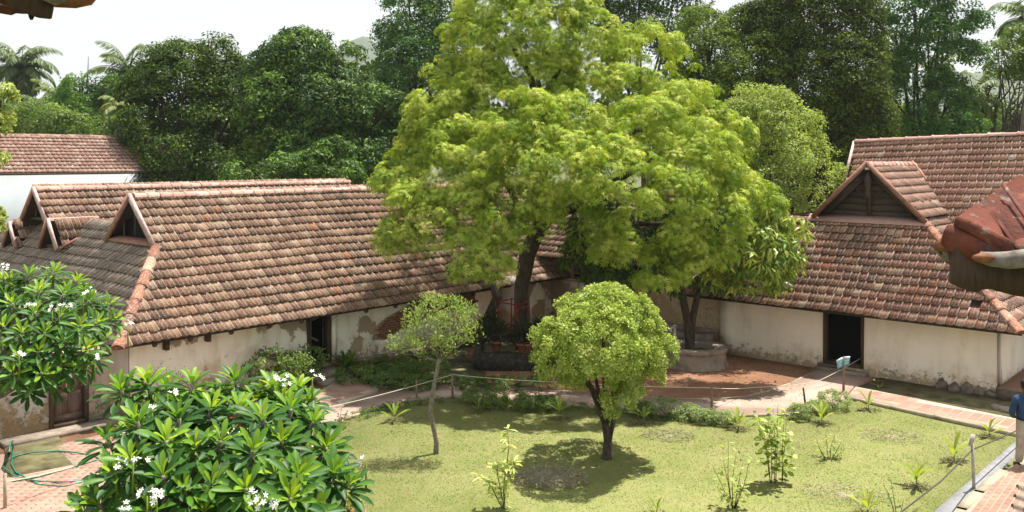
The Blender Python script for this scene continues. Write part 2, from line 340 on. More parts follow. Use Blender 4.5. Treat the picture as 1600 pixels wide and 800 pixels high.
def pieces(name, field, T, X, Y, Zv, pos, tint, mat, parent, limit=300, smooth=False, size=None):
    """the pieces that show largest become parts of their own, the rest one part"""
    vis = in_view(pos); view = pos - np.array([0, 0, H]); dist = np.linalg.norm(view, axis=1)
    L = np.linalg.norm(X, axis=1)
    face = np.abs(np.einsum('ij,ij->i', Zv / np.linalg.norm(Zv, axis=1)[:, None], view / dist[:, None]))
    score = np.where(vis, L ** 2 / dist ** 2 * (face + .25), -1.0)
    if size is not None: score = np.where(vis, score * size, -1.0)
    order = np.argsort(-score); top = order[:limit]; top = top[score[top] > 0]; rest = np.setdiff1d(np.arange(len(pos)), top)
    lev = np.clip((tint * NLEV).astype(int), 0, NLEV - 1)
    meshes = {}
    po = ORG[parent.name] if parent else Vector((0, 0, 0))
    tv, tf = T
    for i in top:
        k = int(lev[i])
        if k not in meshes: meshes[k] = raw_mesh(name, tv, [a for f in tf for a in f], [len(f) for f in tf], mat, np.full(len(tv), (k + .5) / NLEV), smooth)
        o = bpy.data.objects.new(name, meshes[k]); COL.objects.link(o); o.parent = parent
        x, y, z, p = X[i], Y[i], Zv[i], pos[i]
        o.matrix_basis = Matrix(((x[0], y[0], z[0], p[0] - po.x), (x[1], y[1], z[1], p[1] - po.y), (x[2], y[2], z[2], p[2] - po.z), (0, 0, 0, 1)))
    if len(rest): joined(field, T, X[rest], Y[rest], Zv[rest], pos[rest], tint[rest], mat, parent, smooth=smooth, kind='stuff')

# ------------------------------------------------------------------ roof tiles
TW, TE = .235, .315
def tile_template():
    prof = [(-.50, -.025), (-.49, .018), (-.36, .022), (-.30, .001), (-.24, .0), (-.04, .0), (.0, .007), (.06, .007), (.10, .0), (.42, .0), (.455, -.012)]
    vs = []; fs = []; n = len(prof)
    for x, z in prof: vs.append((x * TW * 1.0, -.06, z - .004))
    for x, z in prof: vs.append((x * TW * 1.0, TE + .024 * math.cos(x * math.pi), z + .056))
    for x, z in prof: vs.append((x * TW * 1.0, TE + .001 + .024 * math.cos(x * math.pi), z + .022))
    for i in range(n - 1):
        fs += [(i, i + 1, n + i + 1, n + i), (n + i, n + i + 1, 2 * n + i + 1, 2 * n + i)]
    return tmpl(vs, fs)
TILE = tile_template()
def inside(poly, x, y, m=0.0):
    c = False; n = len(poly); j = n - 1
    for i in range(n):
        (xi, yi), (xj, yj) = poly[i], poly[j]
        if (yi > y) != (yj > y) and x < (xj - xi) * (y - yi) / (yj - yi) + xi: c = not c
        j = i
    return c
def slope_tiles(a, b, poly, skip=(), sag=.025):
    """rows of tiles on the plane polygon poly, counted up from the eave a-b; returns frames"""
    a, b = Vector(a), Vector(b); A = (b - a).normalized(); ctr = sum((Vector(p) for p in poly), Vector()) / len(poly)
    N = A.cross(ctr - a).normalized()
    if N.z < 0: N = -N
    D = N.cross(A)
    if D.z > 0: A = -A; D = N.cross(A)
    pl = [((Vector(p) - a).dot(A), -(Vector(p) - a).dot(D)) for p in poly]
    xs = [p[0] for p in pl]; ys = [p[1] for p in pl]; out = []
    for j in range(int((max(ys) + .1) / TE) + 1):
        off = random.uniform(-.02, .02) + .03 * (j % 3)
        for i in range(int(min(xs) / TW) - 1, int(max(xs) / TW) + 2):
            x = i * TW + off; y = j * TE + .12
            if not inside(pl, x, y): continue
            p = a + A * x - D * ((j + 1) * TE)
            if any((p - q).length < .2 for q in skip): continue
            p += N * (.02 + sag * noise.noise(p * .45) + random.gauss(0, .003)) + D * random.gauss(0, .004)
            slip = random.random() < .012; r = random.gauss(0, .10 if slip else .014); q = random.gauss(0, .012); p += D * (random.uniform(.02, .07) if slip else 0)
            X = (A + D * r).normalized(); Zt = (N + X * q).normalized(); out.append((X, Zt.cross(X), Zt, p))
    return out
def frames(fr):
    return [np.array([[*f[k]] for f in fr]) for k in range(4)]
def tiles_to(parent, groups, limit=300):
    """groups: list of (frames, material, dark shift)"""
    tot = [len(g[0]) for g in groups]; allp = np.concatenate([frames(g[0])[3] for g in groups])
    sc = np.where(in_view(allp), 1 / (allp[:, 1] ** 2), 0)
    cut = np.sort(sc)[::-1][min(limit, len(sc) - 1)]; k = 0
    for (fr, mat, sh), n in zip(groups, tot):
        X, Y, Zv, pos = frames(fr); lim = int(((sc[k:k + n] > cut)).sum()); k += n
        tint = np.clip(RNG.beta(1.3, 1.3, n) * .9 + sh + np.where(RNG.random(n) < .035, .5, 0), 0, 1)
        pieces('roof_tile', 'roof_tile_field', TILE, X, Y, Zv, pos, tint, mat, parent, limit=lim)
def ridge_line(parent, p, q, mat, r=.12, L=.36, name='ridge_tile', knob=0.0):
    p, q = Vector(p), Vector(q); d = (q - p); n = max(1, int(d.length / L)); d.normalize(); L = (q - p).length / n
    sd = d.cross(Z).normalized(); up = sd.cross(d)
    vs = []; fs = []; m = 7; rings = [(0, 1.0), (.06, 1.12), (.13, 1.10), (.16, .98), (1.06, .9)]
    for x, k in rings:
        for j in range(m):
            th = math.pi * j / (m - 1); vs.append((x * L, math.cos(th) * r * k * 1.1, math.sin(th) * r * k - .03))
    for i in range(len(rings) - 1):
        for j in range(m - 1): fs.append((i * m + j, i * m + j + 1, (i + 1) * m + j + 1, (i + 1) * m + j))
    fs.append(tuple(range(m)))
    T = tmpl(vs, fs); pos = []; X = []; Y = []; Zv = []
    for i in range(n):
        c = p + d * L * i; c = c + up * (.02 * noise.noise(c * .6) + random.gauss(0, .004)); j = random.gauss(0, .02)
        X.append((d + sd * j).normalized()); Y.append((sd - d * j).normalized()); Zv.append(up); pos.append(c)
    f = [np.array([[*w] for w in a]) for a in (X, Y, Zv, pos)]
    pieces(name, name + '_field', T, *f, np.clip(RNG.random(n), .02, .98), mat, parent, limit=120)
def deck(parent, polys, name='roof_deck', mat=None, th=.05):
    m = MB()
    for pl in polys:
        pl = [Vector(p) for p in pl]; N = (pl[1] - pl[0]).cross(pl[2] - pl[0]).normalized()
        if N.z < 0: N = -N
        m.prism([p - N * (th + .012) for p in pl], N * th)
    return m.build(name, mat or M['deck'], parent)
def barge(parent, a, b, out, w=.13, th=.05, mat=None):
    a, b, out = Vector(a), Vector(b), Vector(out).normalized(); d = (b - a).normalized(); up = out.cross(d).normalized()
    if up.z < 0: up = -up
    m = MB(); m.box((a + b) / 2 + up * (.05 - w / 2 + .02), d * (a - b).length / 2, out * th, up * w / 2)
    return m.build('barge_board', mat or M['barge'], parent)

# ================================================================== THE SETTING
def sheet(name, pts, z, mat, kind='structure', th=.0, parent=None, drop=.3):
    pts = [Vector((p[0], p[1], z)) for p in pts]; m = MB()
    m.prism([p - Z * drop for p in pts], Z * drop)
    o = m.build(name, mat, parent); o['kind'] = kind
    return o
m = MB(); m.add([(-2300, -60, 0), (2300, -60, 0), (2300, 1950, 0), (-2300, 1950, 0)], [(0, 1, 2, 3)])
g = m.build('ground', M['ground']); g['kind'] = 'structure'
BACK = [(523, 640), (560, 625), (605, 610), (650, 605), (700, 603), (760, 604.5), (819, 607), (900, 614), (960, 620), (1000, 623), (1055, 626), (1110, 626), (1165, 622.5), (1198, 614.5), (1234, 602), (1275, 581)]
FRONT = [(1322, 624), (1300, 636), (1270, 645), (1235, 650), (1165, 652.5), (1110, 654), (1060, 653), (1010, 649), (966, 645), (913, 637), (860, 632), (804, 628), (750, 624), (707, 623), (670, 625), (637, 629), (600, 637), (565, 648), (540, 658), (500, 676), (440, 706), (380, 742), (330, 780), (300, 830)]
LEFTB = [(-60, 722), (60, 705), (100, 697), (140, 686), (200, 668), (300, 660), (420, 640), (508, 620)]
red = [G(*p) for p in [(-60, 700)]] + [W(-3, 0), W(16.6, 0), W(16.6, 14.8)] + [G(1352, 600), G(1322, 622)] + [G(*p) for p in FRONT[1:]] + [G(-60, 860)]
red = [W(-3, 0.0), W(16.6, 0.0), W(16.6, 14.9), G(1337, 606), G(1315, 622)] + [G(px, py - 6) for px, py in FRONT[1:-4]] + [G(250, 760), G(-60, 800)]
sheet('red_earth_yard', red, .012, M['earth'])
lawn = [G(1595, 686.5), G(1450, 655), G(1322, 624)] + [G(*p) for p in FRONT[1:]] + [G(250, 950), G(300, 1250), G(1300, 1250), G(1468, 802)]
sheet('lawn', lawn, .022, M['lawn'])
pth = [G(*p) for p in BACK] + [W(16.3, 9.9), W(16.3, 11.75), G(1332, 607.5), G(1318, 622)] + [G(*p) for p in FRONT] + [G(250, 860), G(-60, 905), G(-60, 722), G(60, 706), G(135, 688), G(200, 672), G(420, 640), G(510, 622)]
sheet('garden_path', pth, .05, M['path'])
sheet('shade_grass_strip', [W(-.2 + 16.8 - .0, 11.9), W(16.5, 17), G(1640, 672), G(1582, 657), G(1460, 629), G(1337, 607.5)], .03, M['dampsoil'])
# grass strip by the left wall and small turf square by the brown door
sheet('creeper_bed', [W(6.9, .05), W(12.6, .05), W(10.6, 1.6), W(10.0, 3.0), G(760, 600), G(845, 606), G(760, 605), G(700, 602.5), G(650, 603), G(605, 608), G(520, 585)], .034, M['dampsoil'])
sheet('turf_patch', [G(8, 700), G(88, 678), G(115, 730), G(5, 752)], .058, M['dampsoil'])
# concrete drain strip, kerb and brick walk at the right
sheet('concrete_strip', [G(1598, 684), G(1612, 688), G(1505, 802), G(1300, 1250), G(1230, 1250), G(1462, 802)], .06, M['kerbgrey'])
sheet('verge_grass', [G(1612, 688), G(1700, 700), G(1562, 741), G(1499, 802), G(1320, 1250), G(1300, 1250), G(1505, 802)], .026, M['lawn'])
# ------- brick walks: bed of mortar, each paver on it
BR = tmpl([(-.5, -.5, -.5), (.5, -.5, -.5), (.5, .5, -.5), (-.5, .5, -.5), (-.48, -.46, .5), (.48, -.46, .5), (.48, .46, .5), (-.48, .46, .5)],
          [(0, 1, 5, 4), (1, 2, 6, 5), (2, 3, 7, 6), (3, 0, 4, 7), (4, 5, 6, 7)])
def paved(name, pts, z, along, lx, ly, gap=.014, bond=.5, first=300, bed='mortar', dark=0.0):
    o = sheet(name, pts, z, M[bed])
    A = Vector(along).normalized(); B = Vector((-A.y, A.x, 0)); org = Vector((pts[0][0], pts[0][1], z))
    pl = [((Vector((p[0], p[1], z)) - org).dot(A), (Vector((p[0], p[1], z)) - org).dot(B)) for p in pts]
    xs = [p[0] for p in pl]; ys = [p[1] for p in pl]; pos = []
    for j in range(int(min(ys) / ly) - 1, int(max(ys) / ly) + 2):
        for i in range(int(min(xs) / lx) - 1, int(max(xs) / lx) + 2):
            x = (i + (bond if j % 2 else 0)) * lx; y = j * ly
            if all(inside(pl, x + a * lx * .42, y + b * ly * .42) for a in (-1, 1) for b in (-1, 1)):
                pos.append(org + A * x + B * y + Z * (.004 + random.gauss(0, .0015)))
    n = len(pos); pos = np.array([[*p] for p in pos])
    X = np.tile(np.array(A) * (lx - gap), (n, 1)); Y = np.tile(np.array(B) * (ly - gap), (n, 1)); Zv = np.tile(np.array([0, 0, .016]), (n, 1))
    pieces('paver', 'paver_field', BR, X, Y, Zv, pos, np.clip(RNG.normal(.5 + dark, .2, n), 0, .99), M['paver'], o, limit=first)
    return o
paved('brick_walk', [G(1337, 608), G(1582, 657.5), G(1700, 682), G(1680, 706), G(1594, 682), G(1460, 653), G(1325, 622.5)], .07, V, .225, .36, .016, 0)
paved('side_brick_walk', [G(1800, 640), G(1800, 1250), G(1330, 1250), G(1508, 802), G(1568, 742), G(1640, 700)], .07, (U + V * -.05), .235, .115, .012)
paved('door_landing', [W(5.9, 1.25), W(7.15, 1.25), G(592, 612), G(520, 640), G(470, 632)], .075, V, .235, .235, .012, 0)
paved('left_brick_path', [G(88, 702), G(140, 690), G(215, 676), G(300, 672), G(330, 780), G(200, 900), G(-60, 905), G(-60, 762), G(118, 735)], .062, U, .235, .118, .008, first=150, bed='mortar', dark=.3)
# kerbs
def kerb(name, pts, w, h, mat):
    m = MB()
    for a, b in zip(pts[:-1], pts[1:]):
        d = (b - a).normalized(); m.bar(a - d * w * .3 + Z * (h / 2 - a.z), b + d * w * .3 + Z * (h / 2 - b.z), w, h)
    o = m.build(name, mat); o['kind'] = 'structure'; return o
kerb('kerb', [G(1320, 624), G(1390, 640), G(1460, 655), G(1530, 670.5), G(1592, 684.5)], .06, .1, M['cement_w'])
kerb('kerb', [G(1567, 742), G(1530, 775), G(1503, 802), G(1440, 900)], .16, .085, M['cement_w'])
kerb('kerb', [G(*p) for p in FRONT[2:-5]], .05, .066, M['cement_w'])
kerb('kerb', [G(*p) for p in BACK[8:]], .05, .062, M['cement_w'])
# hills
m = MB(); nx, ny = 90, 9; prof = [(-700, 20), (-430, 30), (-385, 60), (-350, 46), (-330, 38), (-200, 22), (-142, 62), (-130, 92), (-122, 106), (-108, 104), (-102, 94), (-60, 50), (50, 30), (200, 40), (300, 66), (420, 82), (560, 60), (800, 30)]
for j in range(ny):
    for i in range(nx):
        x = -700 + 1500 * i / (nx - 1); h = np.interp(x, [p[0] for p in prof], [p[1] for p in prof]); b = math.sin(math.pi * j / (ny - 1)) ** .8
        m.v.append((2 * x * (1 + .1 * (j - 4) / 4), 1380 + (j - 4) * 90, max(-1, 2 * h * b - 8) * (1 + .10 * noise.noise(Vector((x * .02, j * .7, 0))))))
m.f = [(j * nx + i, j * nx + i + 1, (j + 1) * nx + i + 1, (j + 1) * nx + i) for j in range(ny - 1) for i in range(nx - 1)]
o = m.build('hills', M['hill'], smooth=True); o['kind'] = 'structure'
# ================================================================== BUILDINGS
def wall(parent, o, d, n, L, h, openings=(), th=.35, mat=None, name='wall', bow=.018, batter=.03):
    """a plastered wall from o along d; n points out; openings (x0, x1, z0, z1)"""
    o, d, n = Vector(o), Vector(d).normalized(), Vector(n).normalized(); m = MB()
    xs = {0.0, L}; zs = {0.0, h}
    for a, b, c, e in openings: xs |= {a, b}; zs |= {c, e}
    def fill(vals, step):
        vals = sorted(vals); out = []
        for a, b in zip(vals[:-1], vals[1:]):
            k = max(1, int((b - a) / step)); out += [a + (b - a) * i / k for i in range(k)]
        return out + [vals[-1]]
    xs = fill(xs, .22); zs = fill(zs, .2); nx, nz = len(xs), len(zs)
    def pt(x, z, back=0.0):
        w = 0.0 if back else bow * noise.noise(Vector((x * .9, z * 1.1, 3.1))) + .006 * noise.noise(Vector((x * 5, z * 5, 1))) + batter * (1 - z / h)
        return o + d * x + Z * z + n * (w - back)
    vs = [pt(x, z) for z in zs for x in xs]; fs = []
    def openc(x, z): return any(a < x < b and c < z < e for a, b, c, e in openings)
    for j in range(nz - 1):
        for i in range(nx - 1):
            if openc((xs[i] + xs[i + 1]) / 2, (zs[j] + zs[j + 1]) / 2): continue
            k = j * nx + i; fs.append((k, k + 1, k + nx + 1, k + nx))
    m.add(vs, fs)
    def solid(a, b, c, e):
        if b - a > .01 and e - c > .01: m.box(o + d * (a + b) / 2 + Z * (c + e) / 2 - n * (th / 2 + .02), d * (b - a) / 2, n * (th / 2 - .01), Z * (e - c) / 2)
    x = 0.0
    for a, b, c, e in sorted(openings):
        solid(x, a, 0, h); solid(a, b, 0, c); solid(a, b, e, h); x = b
    solid(x, L, 0, h)
    # reveals of the openings and the ends
    for a, b, c, e in openings:
        for p, q in (((a, c), (a, e)), ((b, c), (b, e)), ((a, e), (b, e)), ((a, c), (b, c))):
            m.add([pt(*p), pt(*q), pt(*q, th), pt(*p, th)], [(0, 1, 2, 3)])
    for x in (0, L): m.add([pt(x, 0), pt(x, h), pt(x, h, th), pt(x, 0, th)], [(0, 1, 2, 3)])
    m.add([pt(0, h), pt(L, h), pt(L, h, th), pt(0, h, th)], [(0, 1, 2, 3)])
    return m.build(name, mat, parent)
def door_frame(parent, o, d, n, w, z0, z1, t=.09, dp=.12, mat=None):
    o, d, n = Vector(o), Vector(d).normalized(), Vector(n).normalized(); m = MB(); h = z1 - z0
    for x in (t / 2, w - t / 2): m.box(o + d * x + Z * (z0 + z1) / 2, d * t / 2, n * dp, Z * h / 2)
    m.box(o + d * w / 2 + Z * (z1 - t / 2), d * (w / 2 - t), n * (dp - .01), Z * t / 2)
    m.box(o + d * w / 2 + Z * (z0 + t / 2), d * (w / 2 - t), n * (dp + .02), Z * t / 2)
    return m.build('door_frame', mat or M['wood'], parent)

# ---------------------------------------------------------------- left wing
LW = thing('tiled_outbuilding', 'long low cream building with weathered brown tiled roof and small gables on the left', 'building', W(8, -3))
wall(LW, W(.95, 0), U, V, 15.65, 2.05, [(5.93 - .95, 6.75 - .95, .30, 1.75)], mat=M['plaster_l'], bow=.03, batter=.07)
wall(LW, W(.95, -.36), -V, -U, 12, 1.9, mat=M['plaster_p'], name='end_wall')
m = MB(); m.wbox(.95, 18, -12.2, -12, 0, 2.1); m.wbox(17.8, 18, -12, -.4, 0, 2.1); m.build('back_wall', M['plaster_l'], LW)
m = MB(); m.wbox(4.4, 4.5, -2.6, -.4, 0, 2.2); m.wbox(11.0, 11.1, -2.6, -.4, 0, 2.2); m.wbox(4.4, 11.1, -2.7, -2.6, 0, 2.2); m.wbox(4.5, 11.0, -2.6, -.38, 0, .02); m.build('inner_wall', M['dark'], LW)  # near-black walls put the unlit room's shade into the colour
# plinth of the far part, broken plaster over it
m = MB(); m.wbox(7.2, 13.8, .06, .20, 0, .26); m.wbox(13.2, 16.2, .06, .5, 0, .2); m.build('plinth', M['plaster_p'], LW)
# roof
Fs = [W(.4, .65, 1.80), W(18.5, .65, 1.80), W(18.5, -3, 5.08), W(2.4, -3, 5.08), W(2.4, -1.56, 3.79)]
Es = [W(.4, .65, 1.80), W(2.4, -1.56, 3.79), W(2.45, -4.4, 3.76), W(2.9, -4.9, 4.2), W(3.0, -12, 4.3), W(.4, -12.6, 1.80)]
Rs = [W(2.3, -6.7, 3.62), W(14, -6.7, 3.62), W(14, -8.5, 5.16), W(1.95, -8.5, 5.16), W(1.95, -7.5, 4.28)]
Fb = [W(2.4, -3, 5.08), W(18.5, -3, 5.08), W(18.5, -5.2, 3.2), W(2.4, -5.2, 3.2)]
Rb = [W(1.95, -8.5, 5.16), W(14, -8.5, 5.16), W(14, -12.4, 1.9), W(3, -12.4, 1.9), W(1.95, -9.5, 4.28)]
roof = deck(LW, [Fs, Es, Rs, Fb, Rb], 'roof')
g1a = [W(1.8, -6.32, 3.48), W(2.75, -6.32, 3.95), W(3.1, -7.0, 4.27), W(1.8, -7.0, 4.27)]
g2a = [W(1.8, -9.55, 3.3), W(2.35, -9.55, 3.75), W(2.65, -10.1, 4.02), W(1.8, -10.1, 4.02)]
grp = [(slope_tiles(Fs[0], Fs[1], Fs, sag=.05), M['tile'], .04), (slope_tiles(Es[0], Es[5], Es, sag=.05), M['tile_end'], .0),
       (slope_tiles(Rs[0], Rs[1], Rs), M['tile'], .04), (slope_tiles(g1a[0], g1a[1] - Z * .47, g1a), M['tile'], .04), (slope_tiles(g2a[0], g2a[1] - Z * .45, g2a), M['tile'], .04)]
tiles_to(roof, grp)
ridge_line(roof, Fs[3] + U * .05, Fs[2], M['ridge']); ridge_line(roof, Rs[3], Rs[2], M['ridge']); ridge_line(roof, Fs[0] - U * .02, Fs[4] + Z * .03, M['tile_r'], .13, .48, 'hip_tile')
ridge_line(roof, W(1.78, -7.0, 4.29), W(3.2, -7, 4.29), M['ridge'], .09); ridge_line(roof, W(1.78, -10.1, 4.04), W(2.8, -10.1, 4.04), M['ridge'], .09)
def gablet(parent, s, v, zp, hw, drop, depth, near=None, bg=True, brd=.17):
    """an open gable end facing down the yard: barge boards, dark hollow, a lattice"""
    pk = W(s, v, zp + .03); a = W(s, v + hw, zp - drop); b = W(s, v - hw, zp - drop)
    barge(parent, pk, a, -U, brd, .03); barge(parent, pk, b, -U, brd, .03, M['barge_dk'])
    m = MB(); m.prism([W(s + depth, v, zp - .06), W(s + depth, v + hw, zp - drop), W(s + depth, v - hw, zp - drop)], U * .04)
    m.build('gable_shade_back', M['dark'], parent)
    k = hw / drop
    m = MB(); m.prism([W(s, v - hw, zp - drop - .02), W(s + depth + .3, v - hw, zp - drop - .02), W(s + depth + .3, v, zp - .03), W(s, v, zp - .03)], -Z * .04); m.build('gable_soffit', M['wood'], parent)
    for q in range(3 if bg else 0):
        x = v - hw * .45 + hw * .45 * q
        top = zp - .1 - abs(x - v) / k
        m = MB(); m.bar(W(s + depth * .5, x, zp - drop + .02), W(s + depth * .5, x, top), .05, .04); m.build('lattice_bar', M['wood_gable'], parent)
    m = MB(); m.bar(W(s + depth * .5, v - hw, zp - drop + .04), W(s + depth * .5, v + hw, zp - drop + .04), .07, .09); m.build('gable_sill', M['wood_gable'], parent)
gablet(LW, 2.34, -3, 5.09, 1.46, 1.31, .35)
gablet(LW, 1.9, -8.5, 5.17, 1.0, .98, .5)
gablet(LW, 1.75, -7.0, 4.28, .66, .82, .35, bg=False, brd=.14)
gablet(LW, 1.75, -10.1, 4.03, .55, .74, .3, bg=False, brd=.14)
m = MB(); m.prism([W(2.3, -1.7, 3.80), W(2.3, -4.2, 3.80), W(2.5, -4.2, 3.93), W(2.5, -1.7, 3.93)], Z * .04); m.build('gable_flashing', M['barge_dk'], LW)
m = MB(); m.bar(g1a[0] + V * .02, W(2.9, -6.4, 4.0), .1, .06); m.build('valley_strip', M['barge_dk'], LW)
# door ajar with its frame, brace, steps
door_frame(LW, W(5.93, -.06), U, V, .82, .28, 1.76)
dl = MB(); dl.box(W(6.12, -.45, 1.0), V * .36 + U * .05, U * .02, Z * .70); d_ = dl.build('door', M['wood_door'], LW)
b_ = MB(); b_.bar(W(6.08, -.75, 1.25), W(6.42, -.1, 1.62), .05, .05); b_.bar(W(6.08, -.75, 1.25), W(6.42, -.12, .95), .05, .05); b_.build('door_brace', M['wood_rail'], d_)
m = MB(); m.wbox(5.75, 6.95, .02, .75, 0, .24); m.build('step', M['cement'], LW); m = MB(); m.wbox(5.7, 7.0, .75, 1.2, 0, .11); m.build('step', M['cement'], LW)
m = MB(); m.wbox(6.76, 6.92, .035, .11, .0, 1.8); m.build('door_pilaster', M['plaster_l'], LW)
# rafter ends under the eave
for s in (1.3, 2.2, 3.3, 4.4, 5.4, 7.6, 8.7, 9.8, 10.9, 12):
    m = MB(); m.bar(W(s, .0, 2.22), W(s, .60, 1.70), .09, .09); m.build('rafter', M['wood'], LW)
for s, zz in ((1.75, 1.62), (2.85, 1.66)):
    m = MB(); m.wbox(s, s + .1, .05, .22, zz - .16, zz + .05); m.build('bracket', M['wood'], LW)
# a patch of bricks where the plaster has fallen
poly = [wall_pt(*q) for q in [(583, 531), (588, 510), (606, 495), (634, 480), (665, 467), (700, 456), (740, 450), (740, 480), (700, 486), (676, 492), (655, 501), (640, 506), (618, 517), (598, 530)]]
pos = []; z = .2; j = 0
while z < 1.95:
    s = 7 + (j % 2) * .11
    while s < 15:
        if inside(poly, s + random.gauss(0, .05), z + random.gauss(0, .015)): pos.append(W(s, .055 + random.gauss(.0, .005), z))
        s += .225
    z += .072; j += 1
pos = np.array([[*p] for p in pos]); n = len(pos)
joined('exposed_brick', BR, np.tile(np.array(U) * .208, (n, 1)), np.tile(np.array([0, 0, .054]), (n, 1)), np.tile(np.array(V) * .05, (n, 1)), pos, RNG.random(n), M['brick'], LW, kind='stuff')
m = MB()
for a, b in zip(poly[:7], poly[:6:-1]):
    pass
pj = [W(a + (.10 if i > 6 else -.08), 0, b) for i, (a, b) in enumerate(poly)]
m.prism([p + V * .02 for p in pj], V * .032); m.build('lime_bed', M['brickjoint'], LW)
# swollen buttress at the far end
m = MB(); m.tube([W(14.1, .25, z) for z in (0, .4, .9, 1.4, 1.9, 2.1)], [.55, .5, .42, .44, .48, .4], 14, .25); m.build('buttress', M['plaster_p'], LW)

# ---------------------------------------------------------------- wall by the brown door, continuing towards the camera
BW = thing('boundary_wall', 'low peeling mildewed wall with a brown double door behind the left flowering tree', 'wall', W(-3, 0))
wall(BW, W(-9, .0), U, V, 9.93, 1.62, [(-.86 + 9, -.04 + 9, .12, 1.52)], mat=M['plaster_p'], bow=.03, batter=.06)
m = MB(); m.wbox(-9, .92, -.4, .1, 1.63, 1.74); m.build('coping', M['ridge'], BW)
door_frame(BW, W(-.87, .02), U, V, .84, .12, 1.54, .08, .10)
for k in (0, 1):
    m = MB(); m.wbox(-.785 + k * .35, -.785 + k * .35 + .335, -.06, -.02, .2, 1.46); d_ = m.build('door_leaf', M['wood_door'], BW)
    for z in (.28, .85):
        m = MB(); m.wbox(-.74 + k * .35, -.74 + k * .35 + .25, -.018, -.008, z, z + .48); m.build('door_panel', M['wood_door'], d_)
m = MB(); m.wbox(-.785, -.115, -.04, .0, .2, .36); m.build('kick_board', M['wood_door'], BW)
m = MB(); m.wbox(-1.9, .75, .06, .52, 0, .12); m.build('door_sill', M['cement'], BW)

# ---------------------------------------------------------------- far white building
FB = thing('white_long_building', 'plain white building with a long red tiled roof behind the left wing', 'building', Vector((-22, 45, 0)))
q0 = Vector((-19.4, 46, 0)); a0, b0 = q0 - U * 20, q0 + U * 3.2
m = MB(); c_ = (a0 + b0) / 2; nrm = -V
m.box(c_ + nrm * 2.6 + Z * 2.72, U * 11.6, V * 2.6, Z * 2.72); m.build('wall', M['plaster_w'], FB)
sl = [a0 + V * .35 + Z * 5.42, b0 + V * .35 + Z * 5.42, b0 - V * 2.6 + Z * 7.27, a0 - V * 2.6 + Z * 7.27]
sb = [a0 - V * 5.5 + Z * 5.42, b0 - V * 5.5 + Z * 5.42, sl[2], sl[3]]
roof = deck(FB, [sl, sb], 'roof')
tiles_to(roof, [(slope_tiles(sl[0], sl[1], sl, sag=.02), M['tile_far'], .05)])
ridge_line(roof, sl[3], sl[2], M['tile_far'], .1)
m = MB(); m.bar(a0 + Z * 5.38 + V * .36, b0 + Z * 5.38 + V * .36, .03, .1); m.build('fascia', M['wood'], FB)

# ---------------------------------------------------------------- right building
RB = thing('gabled_outbuilding', 'peach walled building with red tiled roof and big timber gable on the right', 'building', W(19, 11))
ew, ec = 16.6, 14.8
wall(RB, W(ew, 7.1), V, -U, ec - 7.1, 1.98, [(10.28 - 7.1, 11.44 - 7.1, .2, 1.82)], mat=M['plaster_r'], bow=.03, batter=.05)
wall(RB, W(ew + .36, ec), U, V, 9, 1.98, mat=M['plaster_r'], name='end_wall', th=.3, batter=.05)
m = MB(); m.wbox(ew - .12, ew + .2, 7.0, 7.42, 0, 1.95); m.build('pilaster', M['plaster_r'], RB)
m = MB(); m.wbox(25, 25.2, 7, ec, 0, 2); m.wbox(ew + .3, 25, 6.9, 7.0, 0, 2); m.build('back_wall', M['plaster_b'], RB)
m = MB(); m.wbox(18.6, 18.7, 8, 13.5, 0, 2.2); m.wbox(17.0, 18.6, 8.4, 8.5, 0, 2.2); m.wbox(17.0, 18.6, 12.9, 13.0, 0, 2.2); m.wbox(17.0, 18.6, 8.5, 12.9, .0, .03); m.build('inner_wall', M['dark'], RB)  # room behind the doorway coloured near-black in place of shade
m = MB(); m.wbox(ew - .05, ew + .6, 10.1, 11.6, 0, .2); m.build('threshold', M['cement'], RB)
m = MB(); m.wbox(ew - .34, ew - .05, 10.15, 11.55, 0, .12); m.build('step', M['cement'], RB)
door_frame(RB, W(ew + .06, 10.28), V, -U, 1.16, .2, 1.84, .08, .14)
Sk = [W(15.8, 5.7, 1.82), W(15.8, 15.55, 1.82), W(18.8, 12.32, 4.27), W(18.8, 8.2, 4.27)]
Lf = [W(15.8, 5.7, 1.82), W(24, 5.7, 1.82), W(22, 8.2, 4.27), W(18.8, 8.2, 4.27)]
Gr = [W(18.7, 10.75, 5.92), W(23.2, 10.75, 5.92), W(23.2, 12.34, 4.36), W(18.7, 12.34, 4.36)]
Gl = [W(18.7, 10.75, 5.92), W(22.75, 10.75, 5.92), W(21.1, 9.1, 4.30), W(18.7, 9.1, 4.30)]
Hr = [W(15.8, 15.55, 1.82), W(18.8, 12.32, 4.27), W(23.4, 12.32, 4.27), W(24.3, 15.55, 1.82)]
Mn = [W(19.0, 18.5, 2.8), W(23.7, 18.5, 7.02), W(23.7, 8.45, 6.70), W(22.2, 8.7, 5.37), W(22.45, 10.6, 5.62), W(20.1, 12.8, 3.5)]
Mb = [W(23.7, 18.5, 7.02), W(23.7, 8.45, 6.70), W(28, 8.45, 3.0), W(28, 18.5, 3.2)]
roof = deck(RB, [Sk, Lf, Gr, Gl, Hr, Mn[:3] + [W(22.3, 8.7, 5.45), W(22.7, 10.75, 5.9), W(20.6, 12.9, 3.95)], Mb], 'roof')
hole = P(1541, 491, 22.5)
tr_ = slope_tiles(Sk[0], Sk[1], Sk, sag=.05)
hole = min((f[3] for f in tr_), key=lambda p: (p - W(16.45, 14.35, 2.35)).length)
tr_ = [f for f in tr_ if (f[3] - hole).length > .1]
